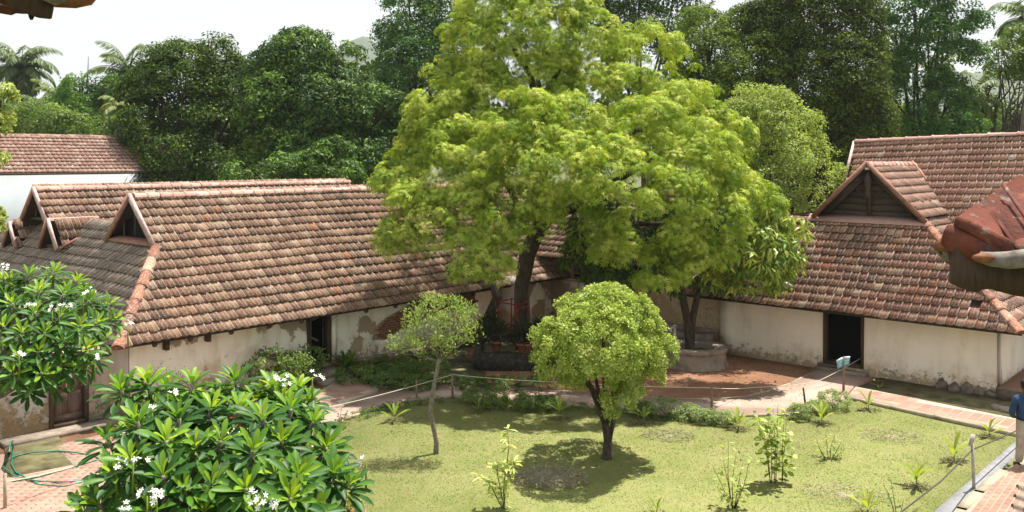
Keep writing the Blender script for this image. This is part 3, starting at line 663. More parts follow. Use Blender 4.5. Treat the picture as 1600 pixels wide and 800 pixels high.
grp = [(tr_, M['tile_r'], .03), (slope_tiles(Lf[0], Lf[1], Lf), M['tile_r'], 0), (slope_tiles(Gr[3], Gr[2], Gr), M['tile_main'], 0), (slope_tiles(Gl[3], Gl[2], Gl), M['tile_r'], 0),
       (slope_tiles(Hr[0], Hr[3], Hr), M['tile_r'], 0), (slope_tiles(W(19.5, 8.45, 2.97), W(19.5, 18.5, 3.22), Mn, sag=.05), M['tile_main'], 0)]
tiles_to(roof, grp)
# loose tiles slipped at the eave
ridge_line(roof, Mn[2] + Z * .02, Mn[1] + Z * .02, M['ridge'], .12, .42); ridge_line(roof, Gr[0] - U * .1, Gr[1], M['ridge'], .12, .36)
ridge_line(roof, Sk[1] + Z * .02, Sk[2] + Z * .04, M['tile_r'], .13, .42, 'hip_tile'); ridge_line(roof, Sk[0], Sk[3], M['tile_r'], .12, .36, 'hip_tile')
m = MB(); m.bar(W(22.72, 10.75, 5.98), W(20.85, 12.75, 4.14), .30, .05); m.build('valley_strip', M['ridge'], RB)
m = MB(); m.bar(W(22.72, 10.75, 6.02), W(20.85, 12.75, 4.18), .05, .05); m.build('valley_joint', M['barge_dk'], RB)
barge(RB, W(18.62, 10.75, 5.97), W(18.62, 12.44, 4.25), -U, .13, .04, M['barge_dk']); barge(RB, W(18.62, 10.75, 5.97), W(18.62, 9.05, 4.25), -U, .13, .04, M['barge_dk'])
barge(RB, Mn[2] - V * .03, Mn[3] - V * .03, -V, .18, .04, M['barge'])
# the timber gable: horizontal boards, raking frame, king post, carved drop
gs = 18.92
for i in range(7):
    z0 = 4.30 + i * .205; z1 = z0 + .19; hwb = max(.04, (5.86 - z0) / 1.0 * .99); hwt = max(.02, (5.86 - z1) * .99)
    m = MB(); m.prism([W(gs + .02 + .012 * (i % 2), 10.75 - hwb, z0), W(gs + .02 + .012 * (i % 2), 10.75 + hwb, z0), W(gs + .02 + .012 * (i % 2), 10.75 + hwt, z1), W(gs + .02 + .012 * (i % 2), 10.75 - hwt, z1)], U * .03)
    m.build('gable_board', M['wood_gable'], RB)
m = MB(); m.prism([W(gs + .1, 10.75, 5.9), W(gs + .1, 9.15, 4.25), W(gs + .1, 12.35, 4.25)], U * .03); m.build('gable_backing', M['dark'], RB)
for sg in (-1, 1):
    m = MB(); m.bar(W(gs - .05, 10.75, 5.72), W(gs - .05, 10.75 + sg * 1.42, 4.36), .07, .17); m.build('gable_rake', M['wood_gable'], RB)
    m = MB(); m.bar(W(gs - .04, 10.75, 4.75), W(gs - .04, 10.75 + sg * .42, 5.2), .05, .05); m.build('gable_brace', M['wood_gable'], RB)
m = MB(); m.bar(W(gs - .08, 10.75, 4.3), W(gs - .08, 10.75, 5.75), .09, .10); m.lathe(W(gs - .2, 10.75, 4.85), [(0, 0), (.07, .06), (.10, .2), (.05, .3), (.09, .4), (.12, .6), (.05, .78), (0, .85)], 10); m.build('king_post', M['wood_gable'], RB)
m = MB(); m.bar(W(gs - .06, 9.1, 4.30), W(gs - .06, 12.4, 4.30), .1, .10); m.build('gable_beam', M['wood_gable'], RB)
m = MB(); m.prism([W(18.5, 8.9, 4.14), W(18.5, 12.5, 4.14), W(18.82, 12.4, 4.33), W(18.82, 8.9, 4.33)], Z * .03); m.build('gable_flashing', M['ridge'], RB)
m = MB(); m.bar(W(18.6, 10.75, 5.80), W(18.95, 10.75, 5.80), .10, .07); m.build('ridge_beam_end', M['white'], RB)
# plinth of rough stones under the near corner
for i in range(5):
    s_, v_ = ew - .08, 13.55 + i * .31 + random.uniform(-.06, .06)
    m = MB(); m.ball(W(s_ + random.uniform(-.03, .03), v_, .03 + random.random() * .04), (.19 + random.random() * .08, .14, .13 + random.random() * .08), 10, 6, .9); m.build('plinth_stone', M['stone'], RB)
m = MB(); m.wbox(ew - .28, 24, ec + .08, 16.6, 0, .28); pf = m.build('side_platform', M['stone'], RB)
m = MB(); m.wbox(ew - .27, 24, ec + .09, 16.59, .284, .30); m.build('platform_paving', M['paver'], RB)
# rafters
for v in np.arange(7.5, 15.4, .95):
    m = MB(); m.bar(W(ew + .1, v, 2.45), W(15.86, v, 1.80), .08, .08); m.build('rafter', M['wood'], RB)

# ---------------------------------------------------------------- back wall, trough and the slatted building behind the neem
YB = thing('yard_wall', 'grey stained yard wall behind the round stone planter', 'wall', W(16.7, 5))
wall(YB, W(16.62, 3.3), V, -U, 3.68, 1.86, mat=M['plaster_b'], bow=.03)
m = MB(); m.wbox(16.5, 17.0, 3.3, 6.98, 1.87, 1.96); m.build('coping', M['cement'], YB)
TR = thing('washing_trough', 'long low cement trough against the stained yard wall', 'trough', W(16.1, 5))
m = MB(); m.wbox(15.75, 16.5, 2.7, 6.85, 0, .42); m.build('basin', M['plaster_b'], TR)
m = MB(); m.wbox(15.68, 15.80, 2.6, 6.9, .43, .66); m.wbox(16.4, 16.53, 2.6, 6.9, .43, .72); m.wbox(15.81, 16.39, 6.75, 6.9, .43, .66); m.build('rim', M['cement'], TR)
TP = MB(); TP.tube([W(15.1, 6.2, 0), W(15.1, 6.2, .86), W(15.05, 6.2, .93), W(14.9, 6.2, .92), W(14.87, 6.2, .80)], .035, 8)
tag(TP.build('stand_pipe', M['white']), 'short white water pipe with bent top behind the round planter', 'tap')
SB = thing('slatted_shed', 'cream walled shed with dark timber slats under a tiled roof behind the big tree trunk', 'shed', W(17, 1))
wall(SB, W(16.62, -1.2), V, -U, 4.48, 1.7, mat=M['plaster_p'], bow=.04)
for i in range(6):
    m = MB(); m.wbox(16.66, 16.74, -1.1, 3.2, 1.78 + i * .17, 1.87 + i * .17); m.build('slat', M['wood'], SB)
for v in (-1.1, -.1, 1.0, 2.1, 3.1):
    m = MB(); m.wbox(16.60, 16.70, v - .05, v + .05, 1.71, 2.8); m.build('post', M['wood_rail'], SB)
m = MB(); m.wbox(16.56, 16.72, -1.2, 3.25, 1.71, 1.78); m.build('sill_beam', M['wood_rail'], SB)
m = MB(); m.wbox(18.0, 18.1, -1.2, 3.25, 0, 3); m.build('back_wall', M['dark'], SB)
ss = [W(16.0, -2.5, 2.55), W(16.0, 5.5, 2.55), W(19.4, 5.5, 4.9), W(19.4, -2.5, 4.9)]; sb = [ss[3], ss[2], W(23, 5.5, 2.5), W(23, -2.5, 2.5)]
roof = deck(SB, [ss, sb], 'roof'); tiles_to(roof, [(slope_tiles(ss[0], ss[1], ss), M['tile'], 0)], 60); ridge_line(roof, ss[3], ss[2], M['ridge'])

# ---------------------------------------------------------------- eaves of the building one looks out from
NR = thing('near_roof_corner', 'close terracotta hip end with lichen over a dark curved timber fascia at the right edge', 'roof', P(1560, 400, 3.2))
m = MB(); a = P(1498, 356, 3.15); b = P(1760, 215, 4.0)
# broad upper cap sloping away
m.add([P(1497, 338, 3.2), P(1610, 262, 3.9), P(1760, 250, 3.9), P(1760, 430, 2.9), P(1600, 405, 2.95), P(1573, 398, 3.0)], [(0, 1, 2, 3, 4, 5)])
k = len(m.v); m.add([P(1497, 347, 3.2), P(1610, 275, 3.9), P(1760, 262, 3.9), P(1760, 442, 2.9), P(1600, 417, 2.95), P(1573, 410, 3.0)], [(5, 4, 3, 2, 1, 0), ]); m.f += [(i, (i + 1) % 6, 6 + (i + 1) % 6, 6 + i) for i in range(6)]
m.build('cap_slab', M['near'], NR)
def halfpipe(parent, name, pts, rads, mat, th=.012, up=Z, n=12, a0=-.15, a1=1.1):
    m = MB(); pts = [Vector(p) for p in pts]; R = []
    for i, p in enumerate(pts):
        d = (pts[min(i + 1, len(pts) - 1)] - pts[max(i - 1, 0)]).normalized(); sd = d.cross(up).normalized(); u = sd.cross(d)
        for rr in (rads[i], rads[i] - th):
            R += [p + (sd * math.cos(math.pi * (a0 + (a1 - a0) * j / n)) + u * math.sin(math.pi * (a0 + (a1 - a0) * j / n))) * rr * (1 + .03 * noise.noise(p * 9 + Vector((j, 0, 0)))) for j in range(n + 1)]
    w = n + 1; fs = []
    for i in range(len(pts) - 1):
        for s_ in (0, w):
            o = i * 2 * w + s_; fs += [(o + j, o + j + 1, o + 2 * w + j + 1, o + 2 * w + j) for j in range(n)]
        o = i * 2 * w
        fs += [(o, o + w, o + 3 * w, o + 2 * w), (o + n, o + w + n, o + 3 * w + n, o + 2 * w + n)]
    for o in (0, (len(pts) - 1) * 2 * w): fs += [(o + j, o + j + 1, o + w + j + 1, o + w + j) for j in range(n)]
    m.add(R, fs); return m.build(name, mat, parent, smooth=True)
halfpipe(NR, 'ridge_cap', [P(1492, 346, 3.07), P(1512, 352, 3.05), P(1545, 370, 3.02), P(1578, 390, 3.0)], [.020, .024, .027, .030], M['near'], .008, a0=-.25, a1=1.25, n=16)
halfpipe(NR, 'end_tile', [P(1478, 368, 3.12), P(1492, 372, 3.10), P(1520, 384, 3.07), P(1560, 400, 3.02)], [.040, .052, .055, .046], M['near'], .012, a0=-.35, a1=1.2, n=18)
halfpipe(NR, 'under_tile', [P(1474, 380, 3.20), P(1500, 388, 3.17), P(1535, 400, 3.12)], [.036, .046, .05], M['near_grey'], .012, a0=-.3, a1=1.2, n=18)
for x0, y0, x1, y1 in ((1535, 312, 1590, 392), (1568, 290, 1640, 396)):
    m = MB(); m.bar(P(x0, y0 - 1, 3.50 - (x0 - 1535) * .001), P(x1, y1 - 3, 3.0), .012, .010); m.build('tile_joint', M['near'], NR)
m = MB(); m.tube([P(1461, 388, 3.12), P(1478, 382, 3.12), P(1500, 374, 3.12)], [.012, .030, .036], 12, .2); m.build('broken_tile', M['orange'], NR, smooth=True)
m = MB(); m.tube([P(1465, 386, 3.2), P(1480, 398, 3.18), P(1494, 402, 3.16)], [.018, .026, .02], 10, .3); m.build('broken_tile', M['near_grey'], NR, smooth=True)
m = MB(); m.tube([P(1530, 402, 2.98), P(1548, 406, 2.97), P(1575, 408, 2.95), P(1640, 400, 2.9), P(1760, 396, 2.85)], [.018, .024, .030, .032, .034], 12, .25); m.build('lichened_lip', M['near_grey'], NR, smooth=True)
m = MB(); m.ball(P(1538, 403, 2.955), (.038, .02, .016), 12, 8, .2); m.build('orange_chip', M['orange'], NR, smooth=True)
pts = [(1495, 385), (1497, 425), (1497, 446), (1516, 455), (1524, 457), (1535, 453), (1548, 451), (1562, 456), (1585, 462), (1640, 470), (1760, 480), (1760, 385)]
m = MB(); m.prism([P(x, y, 3.05) for x, y in pts], Vector((.0, .06, .0))); m.build('fascia_board', M['wood'], NR)
pts = [(1462, 386), (1472, 376), (1500, 366), (1500, 410), (1486, 404), (1470, 398)]
m = MB(); m.prism([P(x, y, 3.17) for x, y in pts], Vector((.05, .05, .0))); m.build('rafter_end', M['wood'], NR)

NE = thing('near_eave', 'dark timber eave end with grey and orange broken tile at the top left corner', 'roof', P(60, 5, 2.6))
m = MB(); m.prism([P(x, y, 2.6) for x, y in [(-120, -60), (70, -60), (84, -10), (81, 15), (78, 30), (60, 28), (45, 23), (0, 5), (-120, -30)]], Vector((-.02, .05, .01))); m.build('fascia_board', M['wood'], NE)
m = MB(); m.prism([P(x, y, 2.68) for x, y in [(-120, -20), (0, 4), (30, 14), (46, 21), (38, 22), (25, 21), (18, 24), (0, 21), (-120, 6)]], Vector((-.02, .06, .02))); m.build('rafter', wood('reddish_timber', (.16, .065, .04)), NE)
m = MB(); m.tube([P(49, 20, 2.62), P(49, 26, 2.62), P(49, 31, 2.62)], [.009, .008, .004], 8); m.build('peg', M['dark'], NE)
m = MB(); m.tube([P(60, -16, 2.62), P(90, -6, 2.62), P(118, -4, 2.63), P(136, -6, 2.64), P(148, -14, 2.66)], [.028, .034, .033, .030, .02], 12, .3); m.build('broken_tile', M['orange'], NE, smooth=True)
m = MB(); m.tube([P(68, -12, 2.59), P(88, -5, 2.59), P(104, -6, 2.60)], [.022, .026, .016], 12, .35); m.build('lichened_tile', M['near_grey'], NE, smooth=True)

NS = thing('near_tile_edge', 'dark ribbed tile edge poking in at the bottom right corner', 'roof', P(1600, 790, 4.2))
for i in range(4):
    for j in range(4):
        a = P(1577 + i * 5 + j * 22 - i * 1, 808 - i * 15 - j * 8, 4.25 + i * .03); halfpipe(NS, 'roof_tile', [a, a + Vector((.055, -.01, -.015)), a + Vector((.12, -.02, -.05))], [.020, .022, .024], M['tile_end'], .008, a0=0, a1=1, n=6)
m = MB(); m.prism([P(1588, 830, 4.35), P(1612, 770, 4.35), P(1700, 740, 4.3), P(1700, 860, 4.3)], Vector((.0, .02, -.04))); m.build('batten', M['deck'], NS)
# ================================================================== VEGETATION
def unit(a): return a / np.maximum(np.linalg.norm(a, axis=-1, keepdims=True), 1e-9)
def rdir(n): return unit(RNG.normal(size=(n, 3)))
LEAF = {
 'rhomb': tmpl([(0, 0, 0), (.45, .5, .06), (1, 0, -.05), (.45, -.5, .06)], [(0, 1, 2, 3)]),
 'oval': tmpl([(0, 0, 0), (.3, .5, .05), (.75, .42, .02), (1, 0, -.06), (.75, -.42, .02), (.3, -.5, .05)], [(0, 1, 2, 3), (0, 3, 4, 5)]),
 'lance': tmpl([(0, 0, 0), (.3, .5, .05), (.65, .42, -.04), (1, 0, -.22), (.65, -.42, -.04), (.3, -.5, .05)], [(0, 1, 2, 5), (5, 2, 4), (4, 2, 3)]),
}
def neem_t():
    vs = []; fs = []
    for az, L in ((0, 1), (.75, .8), (-.75, .8), (1.6, .5), (-1.6, .5)):
        c, q = math.cos(az) * L, math.sin(az) * L; w = .11; k = len(vs)
        vs += [(0, 0, 0), (c * .5 - q * w, q * .5 + c * w, .0), (c, q, -.25), (c * .5 + q * w, q * .5 - c * w, .0)]; fs.append((k, k + 1, k + 2, k + 3))
    return tmpl(vs, fs)
LEAF['neem'] = neem_t()
def frames_from(d, up, roll=.5):
    """leaf axis d, normal near up"""
    n = up + RNG.normal(size=d.shape) * roll; n = n - d * np.sum(n * d, 1, keepdims=True); n = unit(n); return d, np.cross(n, d), n
def lobes_points(lobes, n, shell=(.72, 1.0), flat_bottom=-.65, gap=0.0, gs=.8):
    """points in the outer shell of a union of ellipsoids (centre, radii)"""
    C = np.array([[*c] for c, r in lobes]); R = np.array([[*r] if hasattr(r, '__len__') else [r, r, r] for c, r in lobes]); w = (R[:, 0] * R[:, 2]); w = w / w.sum()
    out = np.zeros((0, 3)); od = np.zeros((0, 3))
    while len(out) < n:
        k = RNG.choice(len(lobes), n * 2, p=w); d = rdir(n * 2); d = d[(d[:, 2] > flat_bottom)]; k = k[:len(d)]
        r = RNG.uniform(*shell, len(d)); p = C[k] + R[k] * d * r[:, None]
        q = np.linalg.norm((p[:, None, :] - C[None]) / R[None], axis=2); q[np.arange(len(p)), k] = 9
        ok = q.min(1) > .80
        if gap: ok &= np.array([noise.noise(Vector(a * gs)) + .35 * noise.noise(Vector(a * gs * 2.7)) > gap for a in p]) if len(p) else ok
        out = np.concatenate([out, p[ok]]); od = np.concatenate([od, unit(d[ok] * R[k[ok]][:, [0]] * np.array([1, 1, 1]))])
    return out[:n], od[:n]
def crown(parent, lobes, mat, *, gap=0.0, gs=.8, puffs=200, pr=.4, n=40, L=.12, wd=.4, kind='rhomb', droop=.25, roll=.5, tb=.5, tv=.16, outw=.7, shell=(.72, 1.0), up=.35, inner=.12, name='crown', flatten=.75, tip=0.0, rmin=0.0, dome=.55, under=-.45):
    c, o = lobes_points(lobes, puffs, shell, gap=gap, gs=gs)
    if inner:
        c2, o2 = lobes_points(lobes, int(puffs * inner), (.2, .7)); c = np.concatenate([c, c2]); o = np.concatenate([o, o2])
    N = len(c); sc = RNG.uniform(.65, 1.3, N) * pr; pt = np.clip(RNG.normal(tb, tv, N), .02, .98)
    d = unit(np.repeat(o, n, 0) * outw + rdir(N * n) + np.array([0, 0, up]))
    d[:, 2] = np.where(d[:, 2] < under, -d[:, 2], d[:, 2])
    rr = rmin + (1 - rmin) * RNG.random(N * n) ** .45
    pos = np.repeat(c, n, 0) + d * (np.repeat(sc, n) * rr)[:, None] * np.array([1, 1, flatten])
    tg = rdir(len(d)); tg = unit(tg - d * np.sum(tg * d, 1, keepdims=True))
    ax = unit(d * (1 - dome) + tg * dome * 1.3 + np.array([0, 0, -droop]))
    X, Y, Zn = frames_from(ax, unit(d + np.array([0, 0, .35])), roll)
    l = RNG.uniform(.7, 1.25, N * n) * L
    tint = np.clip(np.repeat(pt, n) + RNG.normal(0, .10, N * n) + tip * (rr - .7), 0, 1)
    return joined(name, LEAF[kind], X * l[:, None], Y * (l * wd)[:, None], Zn * l[:, None], pos, tint, mat, parent)
def limbs(parent, base, lobes, r0, mat, fork=.4, name='trunk', lean=(0, 0, 0), n=9, twigs=2, maxl=14, seg=7):
    """trunk to a fork point then a limb into each of the larger lobes, with twigs"""
    base = Vector(base); cs = [(Vector(c), r) for c, r in lobes]; cen = sum((c for c, r in cs), Vector()) / len(cs)
    zf = base.z + (cen.z - base.z) * fork; fk = Vector((base.x + (cen.x - base.x) * .3 + lean[0], base.y + (cen.y - base.y) * .3 + lean[1], zf))
    m = MB(); mid = (base + fk) / 2 + Vector((noise.noise(base) * .2, noise.noise(base * 2) * .2, 0))
    m.tube([base - Z * .1, base + Z * .15, mid, fk], [r0 * 1.45, r0 * 1.1, r0 * .9, r0 * .8], 10, .25)
    tr = m.build(name, mat, parent, smooth=True); m = MB()
    for c, r in sorted(cs, key=lambda q: -max(q[1]) if hasattr(q[1], '__len__') else -q[1])[:maxl]:
        rr = max(r) if hasattr(r, '__len__') else r; j = Vector((random.uniform(-.3, .3), random.uniform(-.3, .3), random.uniform(-.1, .3))) * rr
        q = fk.lerp(c, .5) + j; e = c + Vector((0, 0, rr * .35))
        m.tube([fk - Z * .1, q, c, e], [r0 * .45, r0 * .25, r0 * .14, r0 * .04], seg, .2)
        for k in range(twigs):
            d = Vector(rdir(1)[0]); d.z = abs(d.z) * .8; m.tube([q.lerp(c, .6), c + d * rr * .45, c + d * rr * .85], [r0 * .16, r0 * .09, r0 * .03], 5, .1)
    m.build('limbs', mat, parent, smooth=True); return tr
def lob(px, py, Y, r, ry=None, rz=None):
    c = P(px, py, Y); k = Y / F; return (c, (r * k, (ry or r) * k, (rz or r) * k))

# ---------------- the big neem
NM = thing('neem_tree', 'huge bright yellow green tree with feathery foliage filling the middle of the yard', 'tree', G(817, 556, 0))
YN = 27.2
NL = [(820, 65, 0, 105), (850, 130, -.6, 60), (785, 140, -.6, 50), (905, 150, -.8, 45), (745, 75, .5, 62), (905, 60, 0, 60), (780, 15, 0, 62), (870, 5, 0, 62), (700, 115, .5, 32), (930, 110, .8, 40), (1010, 100, .8, 62), (1050, 140, .5, 50), (975, 150, -.5, 48),
      (700, 190, -.8, 60), (752, 165, -1, 55), (665, 250, -.8, 52), (725, 260, -2, 68), (635, 300, -1.2, 50), (600, 335, -1.0, 26), (655, 345, -2.2, 62), (620, 378, -2, 34), (720, 360, -2.6, 62), (745, 410, -3.2, 50), (778, 405, -3.0, 36), (745, 372, -3.2, 40),
      (820, 210, -2.6, 70), (800, 300, -3.2, 66), (860, 260, -3.2, 62), (835, 345, -3.0, 42), (790, 350, -3, 38), (900, 200, -2.2, 55), (935, 275, -3.3, 62), (1010, 215, -2.2, 62), (985, 300, -3.4, 60), (1075, 190, -1, 58), (1085, 255, -2.6, 64), (1130, 225, -1, 45), (1060, 320, -3.2, 58), (1140, 290, -2, 46),
      (1120, 345, -2.8, 50), (1180, 320, -1.6, 42), (1000, 370, -3.0, 48), (1050, 390, -3.2, 48), (960, 395, -2.6, 38), (1100, 400, -2.8, 40), (1030, 430, -3, 34), (900, 330, -2.4, 38)]
nl = [lob(x, y, YN + dy * 1.4, r * random.uniform(.86, 1.02)) for x, y, dy, r in NL]
back = [lob(x, y, YN + 3.2, r) for x, y, r in [(800, 80, 70), (860, 120, 60), (720, 270, 70), (830, 260, 95), (960, 250, 95), (1070, 270, 80), (1140, 330, 50)]]
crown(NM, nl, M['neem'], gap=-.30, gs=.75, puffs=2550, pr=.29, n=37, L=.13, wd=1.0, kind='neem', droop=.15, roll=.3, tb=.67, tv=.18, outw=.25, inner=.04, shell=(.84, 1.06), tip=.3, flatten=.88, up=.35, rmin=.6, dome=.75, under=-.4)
crown(NM, back, M['neem'], gap=-.1, gs=.6, puffs=300, pr=.50, n=30, L=.24, wd=.6, kind='neem', droop=.5, tb=.45, inner=.0, name='rear_crown')
m = MB(); Yt = 27.5
def T_(x, y, d=0): return P(x, y, Yt + d)
m.tube([G(817, 560, -.1), T_(817, 545), T_(816, 500), T_(815, 450), T_(822, 400), T_(838, 365)], [.38, .30, .25, .24, .25, .25], 14, .28)
tr = m.build('trunk', M['bark'], NM, smooth=True); m = MB()
for pts, r in [([(838, 372), (860, 340), (895, 325), (930, 300), (985, 270), (1040, 235)], .20), ([(836, 372), (812, 345), (800, 300), (775, 260), (740, 220)], .17), ([(838, 368), (850, 300), (845, 230), (838, 170), (830, 120), (800, 70)], .21),
               ([(838, 170), (860, 130), (885, 95), (910, 60)], .10), ([(835, 180), (815, 150), (790, 130), (760, 100)], .09), ([(843, 200), (845, 150), (838, 110), (845, 60)], .10), ([(812, 345), (780, 340), (740, 330), (690, 330)], .10),
               ([(895, 325), (935, 335), (990, 350), (1050, 350), (1110, 330)], .13), ([(930, 300), (960, 330), (1000, 370), (1040, 400)], .09), ([(840, 170), (825, 165), (805, 168), (775, 178)], .07), ([(822, 400), (800, 380), (790, 372), (770, 385), (755, 400)], .07), ([(985, 270), (1010, 200), (1020, 140)], .09)]:
    n_ = len(pts); m.tube([T_(x, y, -i * .35 + random.uniform(-.1, .1)) for i, (x, y) in enumerate(pts)], [r * (1 - .7 * i / (n_ - 1)) for i in range(n_)], 8, .2)
m.build('limbs', M['bark'], NM, smooth=True)
# ---------------- mango in the round planter (long drooping leaves)
MG = thing('mango_tree', 'mango tree with long drooping dark and yellowish leaves growing from the round planter', 'tree', G(1076, 556, 0))
ml = [lob(x, y, 26.5 + dy, r) for x, y, dy, r in [(1205, 415, -2.2, 40), (1165, 435, -2.2, 34), (1215, 370, -2.0, 34), (1180, 390, -2.2, 38), (1225, 445, -2, 22), (1145, 400, -2.4, 34), (1130, 440, -2.2, 22), (925, 370, 0, 40), (900, 410, -.2, 26), (950, 420, 0, 34), (1000, 420, .4, 40), (1050, 440, .6, 30), (1120, 440, .4, 28), (965, 350, .8, 60), (1060, 380, 1, 60), (1150, 360, 1, 55), (920, 395, .2, 30)]]
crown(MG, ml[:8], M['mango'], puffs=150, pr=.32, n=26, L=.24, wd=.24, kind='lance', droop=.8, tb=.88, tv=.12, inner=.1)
crown(MG, ml[7:], M['mango'], puffs=230, pr=.40, n=26, L=.26, wd=.22, kind='lance', droop=.8, tb=.40, tv=.18, inner=.1, name='shade_tinted_crown')  # darker leaf tint puts the shade into this crown's colour
m = MB(); m.tube([G(1081, 561, .2), P(1078, 540, 26.6), P(1074, 500, 26.6), P(1068, 470, 26.6), P(1060, 430, 26.6), P(1040, 380, 26.8)], [.20, .15, .12, .12, .11, .07], 10, .25); m.tube([P(1078, 540, 26.6), P(1082, 500, 26.7), P(1090, 460, 26.7), P(1130, 400, 26.6), P(1190, 390, 26.4)], [.15, .10, .10, .08, .05], 9, .2)
m.build('trunk', M['bark'], MG, smooth=True)
# ---------------- lawn trees
b = G(948, 718); RT = thing('round_lawn_tree', 'small lime green tree with dense rounded crown and short forked trunk on the lawn', 'tree', b)
rl = [lob(x, y, 18.2 + dy, r) for x, y, dy, r in [(945, 530, 0, 66), (905, 512, -.2, 38), (985, 512, .2, 38), (940, 495, 0, 36), (880, 548, -.3, 38), (1008, 548, 0, 36), (900, 562, -.2, 34), (990, 560, .3, 32), (940, 548, -.7, 54), (966, 622, -.6, 22), (950, 640, -.6, 14), (985, 612, -.3, 14), (860, 530, 0, 22), (1035, 555, 0, 16), (868, 578, -.1, 20), (1010, 590, .2, 20), (895, 598, -.1, 14), (890, 484, 0, 12), (1000, 486, 0, 12), (920, 466, 0, 9), (962, 462, .1, 10), (1042, 540, 0, 9), (846, 560, 0, 9)]]
rl += [lob(945, 538, 18.9, 66), lob(930, 545, 17.4, 56)]
crown(RT, rl, M['round'], puffs=1050, pr=.135, n=46, L=.062, wd=.5, kind='rhomb', droop=-.1, tb=.58, tv=.18, outw=.8, inner=.15, up=.7, flatten=1.3, dome=.6, roll=.45, shell=(.76, 1.2), rmin=.2, under=-.3)
m = MB(); m.tube([b - Z * .05, b + Z * .08, P(950, 690, 18.2), P(946, 665, 18.2), P(944, 645, 18.2)], [.14, .095, .075, .07, .05], 10, .2)
for tip in rl[:10]:
    c = Vector(tip[0]); m.tube([P(946, 665, 18.2), P(946, 640, 18.2).lerp(c, .35), c], [.055, .035, .01], 6, .1)
m.tube([P(951, 690, 18.2), P(958, 660, 18.2), P(962, 620, 18.1)], [.06, .045, .03], 8)
m.build('trunk', M['bark'], RT, smooth=True)
b = G(681, 711); TT = thing('thin_lawn_tree', 'slender airy tree with a crooked thin trunk standing alone on the left of the lawn', 'tree', b)
tl = [lob(x, y, 18.5 + dy, r) for x, y, dy, r in [(690, 510, 0, 34), (655, 515, 0, 30), (720, 515, 0, 26), (672, 490, 0, 24), (705, 490, 0, 22), (640, 545, 0, 24), (618, 550, -.1, 14), (725, 540, 0, 16), (735, 500, 0, 10), (690, 545, 0, 26)]]
crown(TT, tl, M['willow'], puffs=120, pr=.22, n=16, L=.075, wd=.28, kind='lance', droop=-.5, tb=.55, outw=.5, inner=.5, up=.9, shell=(.3, 1.0), flatten=1.1)
m = MB(); m.tube([b - Z * .05, P(682, 690, 18.5), P(677, 665, 18.5), P(672, 645, 18.5), P(677, 610, 18.5), P(684, 575, 18.5), P(686, 560, 18.5)], [.06, .05, .05, .045, .043, .04, .035], 8, .15)
for x, y in [(655, 500), (625, 545), (640, 480), (680, 470), (700, 480), (725, 500), (735, 530), (670, 490), (715, 485), (605, 550), (665, 520)]:
    m.tube([P(686, 565, 18.5), P((686 * .5 + x * .5), (560 * .45 + y * .55), 18.5 + random.uniform(-.3, .3)), P(x, y, 18.5 + random.uniform(-.6, .6))], [.012, .006, .003], 5)
m.build('trunk', M['bark_p'], TT, smooth=True)
# ---------------- trees beyond the roofs
def bgtree(name, label, px, lobes, Y, mat, puffs, pr, n, L, wd, kind='rhomb', r0=.35, droop=.3, tb=.45, tv=.18, cat='tree', **kw):
    b = Vector(((px - CX) / F * Y, Y, 0)); T = thing(name, label, cat, b); ll = [lob(x, y, Y + dy, r, ry, rz) for x, y, dy, r, ry, rz in [(q + (None,) * 6)[:6] for q in lobes]]
    crown(T, ll, mat, gap=kw.pop('gap', -.22), gs=.5, puffs=int(puffs * 1.25), pr=pr * .95, n=int(n * 1.45), L=L * .74, wd=wd * 1.15, kind=kind, droop=droop, tb=tb, tv=tv, rmin=.3, dome=.65, **kw)
    limbs(T, b, ll, r0, M['bark']); return T
bgtree('dark_tree', 'dense dark rounded tree rising behind the white building and left roof ridge', 290, [(290, 130, 0, 60), (240, 150, 0, 45), (335, 100, 0, 32), (345, 160, 0, 55), (270, 200, -1, 70), (240, 230, -1, 45), (340, 225, -1, 65), (280, 260, -2, 60), (225, 190, 0, 25), (330, 70, 0, 22), (265, 90, 0, 22), (375, 150, 0, 25), (380, 230, -1, 40), (345, 265, -2, 50), (245, 265, -1, 40)], 50, M['dark1'], 900, .75, 34, .26, .42, tb=.48, up=.5)
bgtree('broad_mango_tree', 'broad dark glossy tree in the centre left behind the tiled ridge, tips bright green', 490, [(480, 105, 0, 55), (430, 110, 0, 35), (530, 110, 0, 45), (562, 152, 0, 34), (440, 170, -1, 60), (510, 180, -1.5, 65), (580, 205, -.5, 46), (420, 230, -1.5, 45), (480, 245, -2, 60), (550, 250, -1.5, 55), (600, 250, 0, 40), (460, 75, 0, 25), (510, 75, 0, 25), (405, 130, 0, 22), (600, 170, 0, 30)], 46, M['dark2'], 1000, .66, 34, .30, .30, 'lance', tb=.50, tv=.2, droop=.6, up=.5)
bgtree('bluish_tree', 'tall bluish green tree behind the crown of the big bright tree on its left', 650, [(650, 40, 0, 55), (624, 60, 0, 30), (690, 30, 0, 45), (650, 110, -1, 60), (620, 160, 0, 45), (700, 130, 0, 50), (640, 220, -1, 60), (612, 110, 0, 20), (640, 5, 0, 30), (690, 0, 0, 35), (690, 210, 0, 50)], 58, M['blue'], 760, .85, 32, .30, .42, tb=.5, up=.5)
bgtree('low_mango_tree', 'low mango bush showing just above the front tiled ridge', 430, [(400, 272, 0, 32, None, 20), (440, 268, 0, 36, None, 22), (500, 262, .4, 34, None, 24), (540, 272, 0, 20), (375, 278, 0, 18), (520, 240, .5, 22)], 38, M['dark2'], 150, .5, 34, .26, .28, 'lance', .15, tb=.66, droop=.7, up=.5)
